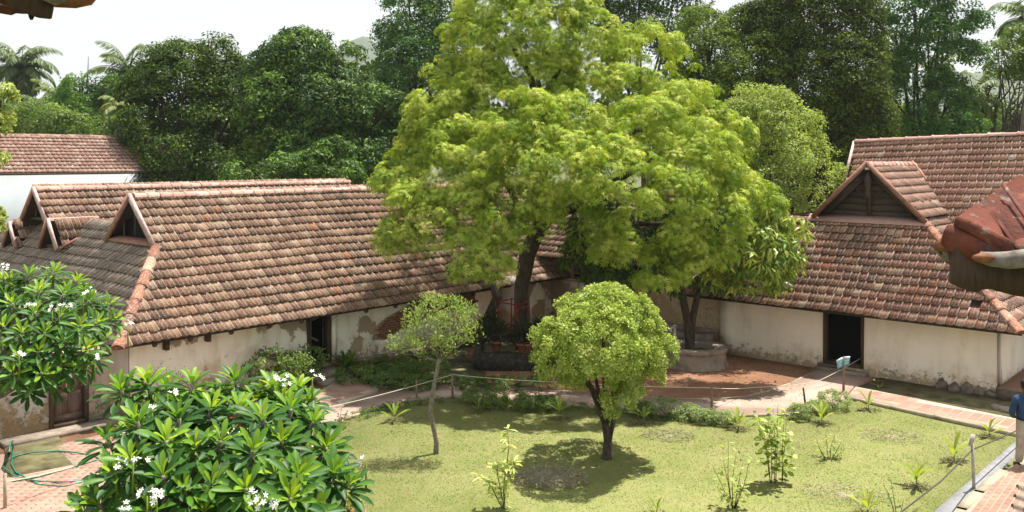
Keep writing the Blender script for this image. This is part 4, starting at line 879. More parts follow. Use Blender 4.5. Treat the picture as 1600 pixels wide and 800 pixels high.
bgtree('dark_tree', 'dark tree top at the upper edge right of the bright crown', 1010, [(990, 15, 0, 60), (1050, 10, 0, 40), (950, 40, 0, 40), (1040, 50, -1, 45), (1000, 60, -1, 50), (1000, -40, 0, 60)], 52, M['dark2'], 330, .8, 32, .28, .4, tb=.42, up=.5)
bgtree('rounded_olive_tree', 'olive green tree of rounded clumps between bright crown and biggest dark tree', 1140, [(1110, 100, 0, 52), (1170, 55, 1, 45), (1100, 60, 1, 42), (1150, 120, -1, 40), (1080, 90, 0, 40), (1210, 40, 1.5, 45), (1130, 160, -1, 45), (1190, 105, -.5, 55), (1085, 40, 1, 25), (1180, 150, -1, 50)], 44, M['olive'], 620, .55, 38, .18, .5, tb=.42, up=.6)
bgtree('giant_dark_tree', 'tallest very dark domed tree behind the timber gable on the right', 1290, [(1270, 40, 0, 75), (1320, 60, 0, 55), (1230, 60, 0, 55), (1300, 130, -1, 80), (1250, 170, -1, 80), (1330, 200, -.5, 60), (1310, 260, -1, 75), (1240, 250, 0, 70), (1355, 165, 0, 32), (1280, -20, 0, 70), (1340, 10, 0, 32), (1350, 220, 0, 35), (1200, 30, 0, 35), (1270, 320, -1, 60), (1340, 100, 0, 36)], 44, M['brown'], 1700, .62, 34, .21, .42, tb=.50, tv=.18, up=.7, gap=-1, inner=.25, r0=.2)
bgtree('open_branched_tree', 'tall open crowned tree with sky gaps and arching branches on the right', 1450, [(1430, 20, 0, 50), (1480, 30, 0, 40), (1520, 30, 0, 26, None, 22), (1400, 60, 0, 32), (1450, 70, -1, 42), (1380, 20, 0, 24), (1500, 85, 0, 28, None, 18), (1430, 120, -1, 42), (1480, 150, -1, 32), (1400, 160, -.5, 45), (1450, 195, -1.5, 55), (1500, 200, -1, 32), (1380, 210, -.5, 45), (1420, 240, -1, 60), (1350, 250, 0, 50), (1480, 240, -1, 50), (1530, 92, 0, 14), (1475, -15, 0, 40), (1395, 100, 0, 26)], 52, M['blue'], 820, .62, 30, .26, .42, tb=.45, up=.4)
bgtree('pale_airy_tree', 'pale yellow green airy tree just behind the left slope of the gable roof', 1225, [(1200, 210, 0, 45), (1250, 200, 0, 35), (1280, 250, 0, 36), (1180, 170, .3, 36), (1230, 265, -.5, 55), (1200, 310, -.5, 55), (1270, 300, -.2, 42), (1160, 230, 0, 40), (1290, 300, 0, 22), (1220, 165, .2, 24), (1150, 180, 0, 25), (1262, 335, -.3, 32), (1225, 360, -.3, 35), (1295, 285, 0, 26), (1300, 262, 0, 16)], 31.5, M['light'], 620, .38, 24, .105, .6, 'rhomb', .16, tb=.5, shell=(.4, 1), inner=.3, up=.6)
bgtree('right_edge_tree', 'small leafy tree at the far right edge in front of a palm trunk', 1590, [(1575, 95, 0, 26), (1600, 75, 0, 30), (1560, 75, 0, 18), (1610, 110, 0, 30), (1565, 110, 0, 14)], 40, M['shrub'], 110, .45, 34, .2, .45, r0=.12, tb=.45)
bgtree('left_edge_tree', 'yellow green leafy branch tips reaching in at the left picture edge', -14, [(2, 150, 0, 16), (-12, 190, 0, 24), (2, 180, .2, 14), (-10, 250, 0, 16), (-20, 345, 0, 22)], 20, M['light'], 60, .16, 34, .12, .5, r0=.06, tb=.6)
BT = thing('bare_branched_tree', 'dark leafless branching trees against the haze at the far right', 'tree', P(1560, 300, 60))
m = MB()
for x0, x1, y1 in [(1530, 1545, 120), (1545, 1570, 110), (1560, 1590, 130), (1575, 1600, 150), (1590, 1610, 160)]:
    m.tube([P(x0, 260, 60), P((x0 + x1) / 2 - 3, 180, 60), P(x1, y1, 60)], [.18, .12, .04], 6, .2)
    for k in range(6):
        f = random.uniform(.35, .95); q = P(x0 + (x1 - x0) * f, 250 + (y1 - 250) * f, 60); e = q + Vector((random.uniform(-1.2, 1.4), random.uniform(-1, 1), random.uniform(.6, 2))); m.tube([q, (q + e) / 2 + Vector((.1, 0, -.1)), e], [.07, .05, .02], 5)
m.build('limbs', M['bark'], BT)
crown(BT, [lob(1560, 140, 60, 30), lob(1545, 180, 60, 30), lob(1590, 150, 60, 30)], M['olive'], puffs=60, pr=.9, n=16, L=.22, wd=.4, tb=.3)
# palms
def palm(label, px, py, Y, R, n=22, hang=.7, r0=.17, name='coconut_palm', tb=.45, up0=.15):
    top = P(px, py, Y); base = Vector((top.x + random.uniform(-1, 1), Y, 0)); T = thing(name, label, 'palm tree', base, None)
    m = MB(); m.tube([base, base.lerp(top, .5) + Vector((random.uniform(-.4, .4), 0, 0)), top], [r0 * 1.3, r0, r0 * .8], 9, .1); m.build('trunk', M['palmtrunk'], T, smooth=True)
    for i in range(n):
        az = 2 * math.pi * (i * .618) + random.uniform(-.2, .2); el = math.radians(82 - 140 * (i + .5) / n + random.uniform(-8, 8)); L = R * random.uniform(.85, 1.1)
        h = Vector((math.cos(az), math.sin(az), 0)); pts = [top.copy()]; ang = el; seg = 9
        for k in range(seg): pts.append(pts[-1] + (h * math.cos(ang) + Z * math.sin(ang)) * (L / seg)); ang -= (hang + .6 * (el < 0)) / seg * (1 + k * .35)
        pos = []; X = []; tn = []
        for k in range(1, seg + 1):
            for q in range(6):
                p = pts[k - 1].lerp(pts[k], q / 6); d = (pts[k] - pts[k - 1]).normalized(); sd = d.cross(Z).normalized(); f = (k - 1 + q / 6) / seg
                for s in (-1, 1):
                    pos.append(p); X.append((sd * s * 1.0 + d * (.5 + .6 * f) - Z * (.7 + random.random() * .7)).normalized() * R * .28 * math.sin(math.pi * min(1, .18 + .78 * f)) ** .6); tn.append(random.gauss(tb, .12))
        pos = np.array([[*p] for p in pos]); X = np.array([[*p] for p in X]); ln = np.linalg.norm(X, axis=1, keepdims=True)
        a, b, c = frames_from(X / ln, np.tile(np.array([*Z]), (len(X), 1)), .25)
        fr = joined('frond', LEAF['rhomb'], X, b * ln * .13, c * ln * .1, pos, np.clip(tn, 0, 1), M['palm'], T)
        mm = MB(); mm.tube(pts, [.035 * R / 3 * (1 - .8 * k / seg) for k in range(seg + 1)], 4); mm.build('rib', M['palm'], fr)
    return T
palm('tall coconut palm with grey drooping fronds standing alone at the far left', 33, 106, 80, 3.9, 34, .9, .24)
palm('coconut palm half hidden behind the dark tree, right of the thin pole', 202, 112, 60, 3.1, 24, .7)
palm('short bright young palm left of the thin pole above the white building', 92, 150, 60, 2.3, 14, .6, tb=.7)
palm('yellowish young palm low beside the dark rounded tree', 188, 165, 52, 1.7, 12, .9, tb=.8)
palm('low palm in the undergrowth left of the short bright palm', 62, 165, 62, 2.0, 12, .8, tb=.55)
palm('coconut palm crown cut by the top right corner', 1612, 32, 55, 3.4, 18, .8, .16)
palm('hazy palm low in the gap between open branched tree and the right edge', 1520, 150, 60, 3.0, 16, 1.0, tb=.6)
palm('palm fronds seen through the left side of the open branched tree', 1400, 85, 62, 3.0, 16, .9)
palm('drooping palm behind the middle of the open branched tree', 1470, 100, 64, 2.8, 12, 1.0, tb=.65)
palm('distant tiny palm head on the skyline left of the olive tree', 1105, 12, 110, 1.8, 12, .7)
tag(MB().tube([P(137, 215, 62), P(137, 130, 62), P(138, 88, 62)], [.07, .05, .02], 6).build('thin_pole', M['bark']), 'thin dark pole rising out of the bushes behind the white building', 'pole')
bgtree('leafy_bush', 'blue green bushy tree around the thin pole behind the white building', 130, [(130, 165, 0, 34), (160, 145, 0, 24), (100, 185, 0, 34), (150, 190, 0, 34), (125, 140, 0, 20), (175, 180, 0, 22)], 58, M['blue'], 190, .75, 30, .26, .45, tb=.62)
bgtree('leafy_bush', 'low bright green bush line at the left behind the white roof ridge', 60, [(50, 190, 0, 28), (80, 195, 0, 28), (20, 200, 0, 26), (110, 205, 0, 24), (200, 200, 0, 22), (170, 210, 0, 24), (-10, 190, 0, 30)], 54, M['shrub'], 190, .6, 30, .24, .45, tb=.5, r0=.15)
# a far wood that reads as one mass behind everything
fl = []
for i in range(60):
    Y = random.uniform(75, 130); px = -60 + 1750 * (i + .5) / 60; py = random.uniform(195, 235); fl.append(lob(px, py, Y, 45, 45, 38))
for i in range(26):
    px = 380 + 1000 * i / 26; fl.append(lob(px, random.uniform(150, 250), 66, 52))
fw = crown(None, fl, M['dark1'], puffs=1300, pr=1.7, n=26, L=.8, wd=.5, kind='oval', tb=.5, inner=0, name='far_wood'); fw['kind'] = 'stuff'

# ---------------- frangipani (big leaves in rosettes, built leaf by leaf)
def plum_leaf():
    vs = []; fs = []; st = [(0, .04), (.2, .42), (.45, .8), (.7, 1.0), (.88, .72), (1, .05)]
    for x, w in st:
        z = -.22 * x * x
        vs += [(x, -w * .5, z + .07 * w), (x, 0, z), (x, w * .5, z + .07 * w)]
    for i in range(5):
        for j in (0, 1): fs.append((i * 3 + j, i * 3 + j + 1, i * 3 + j + 4, i * 3 + j + 3))
    return tmpl(vs, fs)
PL = plum_leaf()
def petal5():
    vs = []; fs = []
    for k in range(5):
        a = 2 * math.pi * k / 5; c, s = math.cos(a), math.sin(a); o = len(vs)
        for x, y, z in [(0, 0, 0), (.5, .28, .12), (1, .18, .25), (1.02, -.2, .2), (.5, -.2, .1)]: vs.append((x * c - y * s, x * s + y * c, z))
        fs.append((o, o + 1, o + 2, o + 3, o + 4))
    return tmpl(vs, fs)
FLW = petal5()
def frangipani(label, trunk, tips, L, nleaf=(22, 30), flowers=()):
    T = thing('frangipani_tree', label, 'tree', trunk); tr = Vector(trunk); tips = [Vector(t) for t in tips]; cen = sum(tips, Vector()) / len(tips)
    fk = Vector((tr.x * .5 + cen.x * .5, tr.y * .5 + cen.y * .5, min(t.z for t in tips) - .3)); m = MB()
    m.tube([tr, tr.lerp(fk, .5) + Vector((.1, 0, 0)), fk], [.13, .11, .09], 9, .15)
    hubs = [fk + (tips[int(i)] - fk) * .55 + Vector(rdir(1)[0]) * .1 for i in np.linspace(0, len(tips) - 1, 14)]
    for h in hubs: m.tube([fk, fk.lerp(h, .5) - Z * .05, h], [.07, .055, .04], 7)
    axs = []
    for t in tips:
        h = min(hubs, key=lambda q: (q - t).length + (.6 if q.z > t.z else 0)); q = h.lerp(t, .6) - Z * .06; m.tube([h, q, t], [.035, .026, .018], 6); a = (t - q).normalized() + Z * .7 + Vector(rdir(1)[0]) * .25; axs.append(a.normalized())
    m.build('branches', M['bark_p'], T, smooth=True)
    pos = []; X = []; N = []; tn = []; S = []
    for t, a in zip(tips, axs):
        b = a.orthogonal().normalized(); c = a.cross(b); k = random.randint(*nleaf); bt = random.gauss(.0, .07)
        for i in range(k):
            f = i / k; el = math.radians(78 - 100 * f ** .85 + random.uniform(-9, 9)); az = i * 2.4 + random.uniform(-.2, .2)
            d = (a * math.sin(el) + (b * math.cos(az) + c * math.sin(az)) * math.cos(el)).normalized(); n = (a - d * a.dot(d)).normalized()
            if n.length < .5: n = Z
            l = L * (.55 + .5 * min(1, f * 2.4)) * random.uniform(.85, 1.1); pos.append(t - a * (.10 * f * L / .28) + d * .02); X.append(d * l); N.append(n * l); tn.append(.93 - .62 * min(1, f * 2.1) + bt + random.gauss(0, .07)); S.append(l * .26)
    pos, X, N = [np.array([[*q] for q in r]) for r in (pos, X, N)]; l = np.linalg.norm(X, axis=1, keepdims=True); Y = np.cross(N / l, X / l) * np.array(S)[:, None]
    pieces('leaf', 'leaf_mass', PL, X, Y, N, pos, np.clip(tn, 0, .99), M['plum'], T, smooth=True)
    fp = []; fd = []
    m = MB()
    for i, f0 in enumerate(flowers):
        f0 = Vector(f0); st = f0 - Vector((0, 0, .13)); m.tube([st - Z * .15, st, f0], [.012, .009, .005], 4)
        for k in range(random.randint(3, 7)):
            d = Vector(rdir(1)[0]); d.z = abs(d.z) * .6; d.y = d.y - .3; fp.append(f0 + d * random.uniform(.03, .13)); fd.append((d + Vector((0, -.6, .5))).normalized())
    m.build('flower_stalks', M['seed'], T)
    fp = np.array([[*p] for p in fp]); fd = np.array([[*p] for p in fd]); r = RNG.normal(size=fd.shape); x = unit(r - fd * np.sum(r * fd, 1, keepdims=True)); y = np.cross(fd, x); s = .024
    pieces('flower', 'flower_field', FLW, x * s, y * s, fd * s, fp, RNG.random(len(fp)), M['flower'], T, limit=150)
    return T
# near tree: rosette places as they show, each with its own depth
t1 = [(190, 610, 8.3), (232, 600, 8.4), (300, 600, 8.8), (368, 595, 8.9), (425, 605, 8.9), (455, 640, 8.4), (482, 628, 9.0), (330, 640, 8.2), (280, 655, 7.9), (215, 660, 7.8), (375, 640, 8.2), (410, 655, 7.9), (440, 690, 7.8), (345, 690, 7.7), (305, 700, 7.6), (260, 690, 7.5), (205, 720, 7.3), (255, 745, 7.2), (290, 770, 7.2), (180, 745, 7.3), (155, 790, 7.2), (395, 705, 7.5), (385, 765, 7.2), (430, 740, 7.4), (465, 745, 7.3), (455, 780, 7.1), (520, 740, 7.8), (545, 760, 7.8), (510, 700, 8.2), (490, 660, 8.4), (330, 760, 7.3), (320, 800, 7.2), (400, 805, 7.1), (235, 800, 7.0), (365, 745, 7.8), (490, 800, 7.3), (170, 690, 8.0), (350, 620, 8.9), (400, 625, 8.8), (465, 610, 9.2), (240, 635, 8.6), (300, 735, 7.9), (410, 735, 8.0), (350, 720, 8.4), (270, 720, 8.3), (440, 665, 8.8), (130, 800, 7.6), (480, 720, 8.6), (225, 765, 7.8), (500, 765, 8.2), (260, 610, 9.4), (320, 655, 9.4), (390, 670, 9.2)]
t1 += [(random.uniform(180, 500), random.uniform(690, 900), random.uniform(7.6, 9.5)) for _ in range(45)]
t1 += [(random.uniform(190, 490), random.uniform(620, 720), random.uniform(8.6, 9.8)) for _ in range(30)]
f1 = [(165, 690, 8.2), (238, 640, 8.2), (262, 615, 8.4), (432, 592, 8.8), (445, 600, 8.8), (488, 590, 9.0), (186, 715, 7.5), (182, 735, 7.3), (208, 722, 7.2), (350, 665, 8.2), (362, 678, 8.0), (342, 680, 7.9), (412, 790, 7.0), (400, 775, 7.0), (230, 775, 7.0), (245, 778, 7.0), (480, 710, 8.3), (432, 787, 7.0), (190, 800, 7.0), (342, 740, 7.6), (474, 718, 8.2), (572, 720, 8.4)]
frangipani('large flowering frangipani with glossy leaves and white blooms in the near left foreground', G(330, 1150, 0) + Vector((0, .5, 0)), [P(*q) for q in t1], .26, flowers=[P(x, y, Y - .1) for x, y, Y in f1])
t2 = [(45, 430, 12), (85, 425, 12), (120, 440, 12.2), (15, 440, 12), (60, 455, 11.6), (100, 460, 11.5), (140, 470, 11.8), (170, 475, 12), (175, 500, 12), (150, 505, 11.4), (20, 475, 11.3), (55, 490, 11.2), (95, 495, 11.2), (125, 510, 11.0), (160, 530, 11.5), (70, 520, 10.9), (35, 520, 10.9), (5, 510, 11), (100, 535, 10.9), (135, 545, 11), (60, 550, 10.7), (30, 560, 10.6), (22, 585, 10.5), (65, 585, 10.6), (95, 570, 10.8), (5, 545, 10.8), (115, 580, 11), (150, 560, 11.4), (0, 410 + 30, 12), (-25, 450, 12), (-30, 500, 11.5), (-30, 560, 11), (75, 440, 12.4), (45, 610, 10.9), (-10, 590, 11), (40, 470, 12.4), (110, 480, 12.4), (130, 455, 12.5), (80, 500, 12.3), (50, 530, 12), (110, 555, 12), (-10, 480, 12), (155, 485, 12.3), (85, 600, 11.3)]
t2 += [(random.uniform(-60, 140), random.uniform(450, 600), random.uniform(11.4, 13)) for _ in range(40)]
f2 = [(30, 555, 10.5), (82, 485, 11.2), (92, 482, 11.2), (108, 478, 11.4), (130, 462, 11.7), (142, 455, 12), (148, 560, 10.9), (15, 425, 12), (200, 508, 12), (72, 420, 12.1), (45, 478, 11.3), (6, 420, 12)]
frangipani('rounded frangipani with white blooms overhanging the brown door at the left edge', Vector((-8.4, 12.9, 0)), [P(*q) for q in t2], .22, (17, 24), flowers=[P(x, y, Y - .1) for x, y, Y in f2])

# ---------------- small plants
def shrub(label, base, r, h, mat, puffs=30, pr=.13, n=26, L=.06, wd=.5, kind='rhomb', name='shrub', group=None, tb=.5, stems=6, cat='shrub', **kw):
    base = Vector(base); T = thing(name, label, cat, base, group)
    c = [(base + Vector((0, 0, h * .55)), (r, r, h * .5))]
    for k in range(4): a = random.uniform(0, 6.28); c.append((base + Vector((math.cos(a) * r * .5, math.sin(a) * r * .5, h * random.uniform(.4, .75))), (r * .5, r * .5, h * .3)))
    kw.setdefault('shell', (.5, 1)); crown(T, c, mat, puffs=puffs, pr=pr, n=n, L=L, wd=wd, kind=kind, tb=tb, name='foliage', inner=.2, **kw); m = MB()
    for k in range(stems): a = 6.28 * k / stems; e = base + Vector((math.cos(a) * r * .6, math.sin(a) * r * .6, h * random.uniform(.55, .85))); m.tube([base, base.lerp(e, .5) + Z * .05, e], [.012, .009, .004], 5)
    m.build('stems', M['bark_p'], T); return T
shrub('widest loose sunlit bush against the cream wall, farther from the dark doorway', G(432, 612), .75, 1.05, M['shrub'], 90, .2, 18, .085, .5, tb=.55)
shrub('loose sunlit bush by the steps, touching the left jamb of the dark doorway', G(478, 600), .5, .95, M['shrub'], 60, .18, 18, .085, .5, tb=.6)
shrub('sparse twiggy bush with tiny dark leaves in front of the left wall', G(262, 640), .6, 1.0, M['olive'], 40, .25, 9, .05, .5, tb=.3, stems=14)
shrub('creeping leafy bush at the foot of the steps beside the creeper bed', G(600, 605), .55, .38, M['shrub'], 60, .14, 30, .06, .6, tb=.35)
shrub('creeping bush at the path corner of the creeper bed', G(560, 600), .6, .42, M['shrub'], 60, .14, 30, .06, .6, tb=.35)
for i, (x, y, r, h, mt, w_) in enumerate([(742, 634, .42, .36, 'shrub', 'dark clipped shrub nearest the rope post left of the lawn edge row'), (775, 637, .36, .34, 'shrub', 'second dark shrub in the lawn edge row, round'), (823, 641, .36, .34, 'shrub', 'third shrub of the lawn edge row, wide and low'), (858, 643, .34, .34, 'shrub', 'shrub of the lawn edge row just left of the round tree'),
        (1043, 652, .42, .40, 'silver', 'silvery low shrub right of the round tree beside the path'), (1078, 658, .36, .34, 'silver', 'low silvery shrub left of the leaning wooden rope post'), (1103, 662, .3, .30, 'silver', 'small silvery shrub at the foot of the wooden rope post'), (1130, 664, .26, .28, 'silver', 'smallest silvery shrub right of the wooden rope post'),
        (1249, 655, .30, .32, 'silver', 'pale round shrub below the dark leaning stick'), (1278, 647, .24, .28, 'silver', 'small pale shrub between two rounder ones near the sign'), (1303, 640, .36, .42, 'silver', 'biggest pale round shrub at the foot of the blue sign post'), (1000, 648, .34, .30, 'shrub', 'dark low shrub behind the round tree by the path edge')]):
    shrub(w_, G(x, y), r, h, M[mt], 46, .10, 34, .045, .5, tb=.5, group='shrubs along the lawn edge')
# creeper hedge
m_ = []
for i in range(46): x = 615 + 235 * i / 45; m_.append((G(x, 598 + random.uniform(-1, 4) + (3 if x > 740 else 0), .14), (.3, .26, .18)))
for i in range(26): m_.append((W(random.uniform(7.3, 9.5), random.uniform(.6, 2.3), .1), (.3, .3, .2)))
c_ = crown(None, m_, M['shrub'], puffs=460, pr=.12, n=26, L=.055, wd=.6, kind='oval', tb=.38, name='creeper', inner=0); tag(c_, kind='stuff')
m_ = [(G(x, y - 2, .05), (.2, .14, .1)) for x, y in [(FRONT[i][0] + (FRONT[i + 1][0] - FRONT[i][0]) * f, FRONT[i][1] + (FRONT[i + 1][1] - FRONT[i][1]) * f + 4) for i in range(5, 21) for f in (0, .2, .4, .6, .8)]]
c_ = crown(None, m_, M['shrub'], puffs=420, pr=.09, n=22, L=.04, wd=.5, kind='rhomb', tb=.30, name='edge_ground_cover', inner=0, flatten=.8); tag(c_, kind='stuff')
# grass blades on the lawn, cuttings around plants
lp = [(p[0], p[1]) for p in lawn]; pts = []
BB = (min(p[0] for p in lp), max(p[0] for p in lp), min(p[1] for p in lp), max(p[1] for p in lp))
while len(pts) < 110000:
    x = RNG.uniform(BB[0], BB[1], 40000); y = RNG.uniform(max(BB[2], 12.5), BB[3], 40000)
    ok = np.zeros(len(x), bool); j = len(lp) - 1
    for i in range(len(lp)):
        xi, yi = lp[i]; xj, yj = lp[j]; cr = (yi > y) != (yj > y); ok ^= cr & (x < (xj - xi) * (y - yi) / ((yj - yi) or 1e-9) + xi); j = i
    pts += list(zip(x[ok], y[ok]))
gp = np.array(pts[:110000]); gp = np.column_stack([gp, np.full(len(gp), .02)])
clump = np.array([noise.noise(Vector((a * 1.3, b * 1.3, 0))) + .6 * noise.noise(Vector((a * 5, b * 5, 2))) for a, b, c in gp]); n = len(gp)
d = unit(RNG.normal(size=(n, 3)) * np.array([.7, .7, .2]) + np.array([0, 0, .55])); d[:, 2] = np.abs(d[:, 2]); X, Y, Zn = frames_from(d, np.tile(np.array([0, -1.0, .3]), (n, 1)), .8)
l = (.026 + .008 * clump) * RNG.uniform(.6, 1.3, n); BL = tmpl([(0, -.5, 0), (1, 0, 0), (0, .5, 0)], [(0, 1, 2)])
o = joined('grass', BL, X * l[:, None], Y * .011, Zn * l[:, None], gp, np.clip(.60 - .16 * clump + RNG.normal(0, .10, n), 0, 1), M['grass'], kind='stuff')
def litter(name, pts, n, mat, L, z):
    a = [Vector((p[0], p[1], 0)) for p in pts]; out = []; bx = (min(p.x for p in a), max(p.x for p in a), min(p.y for p in a), max(p.y for p in a)); pl = [(p.x, p.y) for p in a]
    while len(out) < n:
        x, y = random.uniform(bx[0], bx[1]), random.uniform(bx[2], bx[3])
        if inside(pl, x, y) and noise.noise(Vector((x * .8, y * .8, 5))) > -.2: out.append((x, y, z + random.random() * .02))
    p = np.array(out); d = unit(RNG.normal(size=(n, 3)) * np.array([1, 1, .25])); X, Y, Zn = frames_from(d, np.tile(np.array([0, 0, 1.0]), (n, 1)), .5); l = RNG.uniform(.6, 1.3, n) * L
    return joined(name, LEAF['rhomb'], X * l[:, None], Y * (l * .45)[:, None], Zn * l[:, None], p, RNG.random(n), M[mat], kind='stuff')
M['fallen'] = leaf_mat('fallen_leaf', [(0, (.09, .05, .025)), (.5, (.26, .19, .07)), (1, (.42, .38, .10))], .15, .8, .1)
litter('fallen_leaves', [G(620, 640), G(1300, 640), G(1500, 760), G(600, 790)], 420, 'fallen', .05, .035)
litter('fallen_leaves', red[1:5] + [G(700, 600)], 1500, 'fallen', .06, .02)
litter('fallen_leaves', [G(560, 630), G(1000, 626), G(1260, 600), G(1250, 640), G(900, 630), G(600, 632)], 260, 'fallen', .05, .06)
litter('weeds', [G(620, 640), G(1300, 640), G(1560, 700), G(1350, 795), G(560, 790)], 420, 'shrub', .06, .03)
def heap(x, y, r, h, label, n=500, mat='hay', name='hay_heap', tint=None):
    b = G(x, y); m = MB(); m.ball(b, (r * (.8 if h > .1 else .3), r * (.6 if h > .1 else .25), h), 14, 6, .35); o = m.build(name, M[mat], base=b)
    tag(o, label, 'heap' if r > .3 else 'mulch')
    a = RNG.uniform(0, 6.28, n); q = np.sqrt(RNG.random(n)) * 1.15; p = np.column_stack([b.x + np.cos(a) * q * r, b.y + np.sin(a) * q * r * .8, .03 + h * np.sqrt(np.maximum(0, 1 - (q / 1.2) ** 2)) * RNG.uniform(.6, 1.15, n)])
    d = unit(RNG.normal(size=(n, 3)) * np.array([1, 1, .35])); X, Y, Zn = frames_from(d, np.tile(np.array([0, 0, 1.0]), (n, 1)), .6); l = RNG.uniform(.05, .14, n)
    s = joined('cuttings', BL, X * l[:, None], Y * .014, Zn * l[:, None], p, RNG.random(n), M[mat], o, kind='stuff'); return o
heap(862, 752, .62, .16, 'largest grey heap of dry grass cuttings on the lawn left of the round tree', 1800)
heap(1045, 683, .5, .05, 'flat dry leaf heap on the lawn right of the round tree trunk', 420)
heap(1395, 684, .6, .04, 'flat scattering of dry cuttings near the brick walk', 380)
heap(1318, 775, .65, .05, 'flat scattering of dry cuttings near the front of the lawn', 420)
# seedlings: each leaf a part
def seedling(x, y, h, label, n=7, mat='seed', tb=.6, wd=.2, name='palm_seedling', spread=.7, mul='damp', ring=True, cat='seedling'):
    b = G(x, y); T = thing(name, label, cat, b, 'seedlings planted in the lawn'); m = MB(); m.tube([b, b + Z * h * .35], [.012, .008], 6); m.build('stem', M['bark_p'], T)
    if ring: heap(x, y + 1, .24, .03, 'mulch under the ' + label, 160, 'dampsoil', 'mulch_ring')
    for i in range(n):
        a = i * 2.4 + random.random(); el = math.radians(75 - 50 * i / n); d = Vector((math.cos(a) * math.cos(el), math.sin(a) * math.cos(el) * .8, math.sin(el))).normalized(); L = h * random.uniform(.6, .85)
        nn = (Z - d * d.z).normalized() * L; yv = nn.cross(d).normalized() * L * wd; X = d * L; p = b + Z * h * random.uniform(.12, .35)
        pieces('leaf', 'leaf', PL, *[np.array([[*q]]) for q in (X, yv, nn, p)], np.array([min(.98, max(.02, random.gauss(tb, .15)))]), M[mat], T, smooth=True, limit=1)
for x, y, h, lb, nn in [(1284, 663, .55, 'yellow green seedling left of the blue sign post', 7), (1357, 642, .50, 'yellow green seedling beside the brick walk right of the sign', 5), (1546, 684, .50, 'bright yellow seedling by the right end of the brick walk', 6), (1491, 722, .58, 'seedling with upright leaf left of the steel post', 6),
        (1432, 762, .60, 'yellow green seedling with drooping brown tip left of the sloping rope', 8), (1356, 806, .50, 'bright seedling cut by the bottom edge near the right', 8), (1026, 808, .36, 'seedling tip just showing at the bottom edge below the round tree', 5), (1154, 672, .50, 'seedling right of the silvery shrubs', 8),
        (617, 660, .55, 'green seedling at the lawn edge left of the thin tree', 6), (747, 643, .35, 'small seedling in front of the dark clipped shrubs', 6), (873, 655, .55, 'tall thin seedling in front of the round tree, left', 7), (1006, 664, .50, 'seedling just right of the round tree trunk', 5)]:
    seedling(x, y, h, lb, nn, tb=.55 if x > 1100 else .3)
# stacked variegated plant
b = G(787, 797); DR = thing('variegated_plant', 'upright plant with whorls of pale striped leaves at the front of the lawn', 'plant', b); m = MB()
st = [(P(787, 760, b.y), P(795, 700, b.y), P(793, 668, b.y)), (P(783, 770, b.y), P(776, 735, b.y), P(778, 725, b.y)), (P(790, 760, b.y), P(803, 730, b.y), P(802, 720, b.y)), (P(780, 785, b.y), P(765, 755, b.y), P(748, 742, b.y))]
X = []; N = []; pos = []
for s in st:
    m.tube([b] + list(s), [.015, .012, .01, .006], 5)
    for k in range(40):
        f = random.random(); p = (s[0].lerp(s[1], f * 2) if f < .5 else s[1].lerp(s[2], f * 2 - 1)); a = random.uniform(0, 6.28); d = Vector((math.cos(a), math.sin(a), random.uniform(-.5, .7))).normalized(); L = random.uniform(.13, .21); pos.append(p); X.append(d * L); N.append((Z - d * d.z).normalized() * L)
for k in range(30): a = random.uniform(0, 6.28); d = Vector((math.cos(a), math.sin(a), random.uniform(-.3, .5))).normalized(); pos.append(b.lerp(st[0][0], random.random())); X.append(d * .14); N.append((Z - d * d.z).normalized() * .14)
m.build('stems', M['bark_p'], DR); pos, X, N = [np.array([[*q] for q in r]) for r in (pos, X, N)]; l = np.linalg.norm(X, axis=1, keepdims=True)
pieces('leaf', 'leaf_mass', PL, X, np.cross(N / l, X / l) * l * .24, N, pos, RNG.uniform(.6, 1, len(pos)), M['stripe'], DR, limit=300)
def stemmy(x, y, tops, label, mat, n, L, wd=.6, bush=.1, tb=.5, name='tall_stemmed_shrub'):
    b = G(x, y); T = thing(name, label, 'shrub', b); m = MB(); pos = []; X = []; N = []
    for tx, ty, bx in tops:
        b0 = G(bx, y); e = P(tx, ty, b.y + random.uniform(-.3, .3)); mid = b0.lerp(e, .5) + Vector((random.uniform(-.04, .04), 0, 0)); m.tube([b0, mid, e], [.009, .006, .003], 5)
        for k in range(n):
            f = random.uniform(.18, 1.0); p = b0.lerp(mid, f * 2) if f < .5 else mid.lerp(e, f * 2 - 1); a = random.uniform(0, 6.28); d = Vector((math.cos(a), math.sin(a), random.uniform(-.5, .6))).normalized(); l_ = L * random.uniform(.9, 1.7); pos.append(p + d * random.uniform(0, bush)); X.append(d * l_); N.append((Z * .8 + Vector(rdir(1)[0]) * .5).normalized() * l_)
    m.build('stems', M['bark'], T); pos, X, N = [np.array([[*q] for q in r]) for r in (pos, X, N)]; l = np.linalg.norm(X, axis=1, keepdims=True)
    pieces('leaf', 'leaf_mass', PL, X, np.cross(N / l, X / l) * l * wd, N, pos, np.clip(RNG.normal(tb, .2, len(pos)), 0, .99), M[mat], T, limit=120)
    return T
stemmy(1210, 756, [(1190, 660, 1204), (1184, 645, 1204), (1215, 632, 1212), (1208, 640, 1210), (1225, 650, 1222), (1230, 642, 1222), (1200, 655, 1206)], 'tall leafy shrub on bare dark stems in the right middle of the lawn', 'round', 34, .095, .75, .14, .42)
stemmy(1145, 797, [(1112, 725, 1142), (1138, 690, 1144), (1130, 720, 1143), (1160, 725, 1147), (1172, 715, 1148), (1150, 710, 1145), (1120, 760, 1142), (1165, 750, 1147)], 'thin sparse shrub with bare stems at the front of the lawn', 'light', 16, .075, .55, .10, .6)
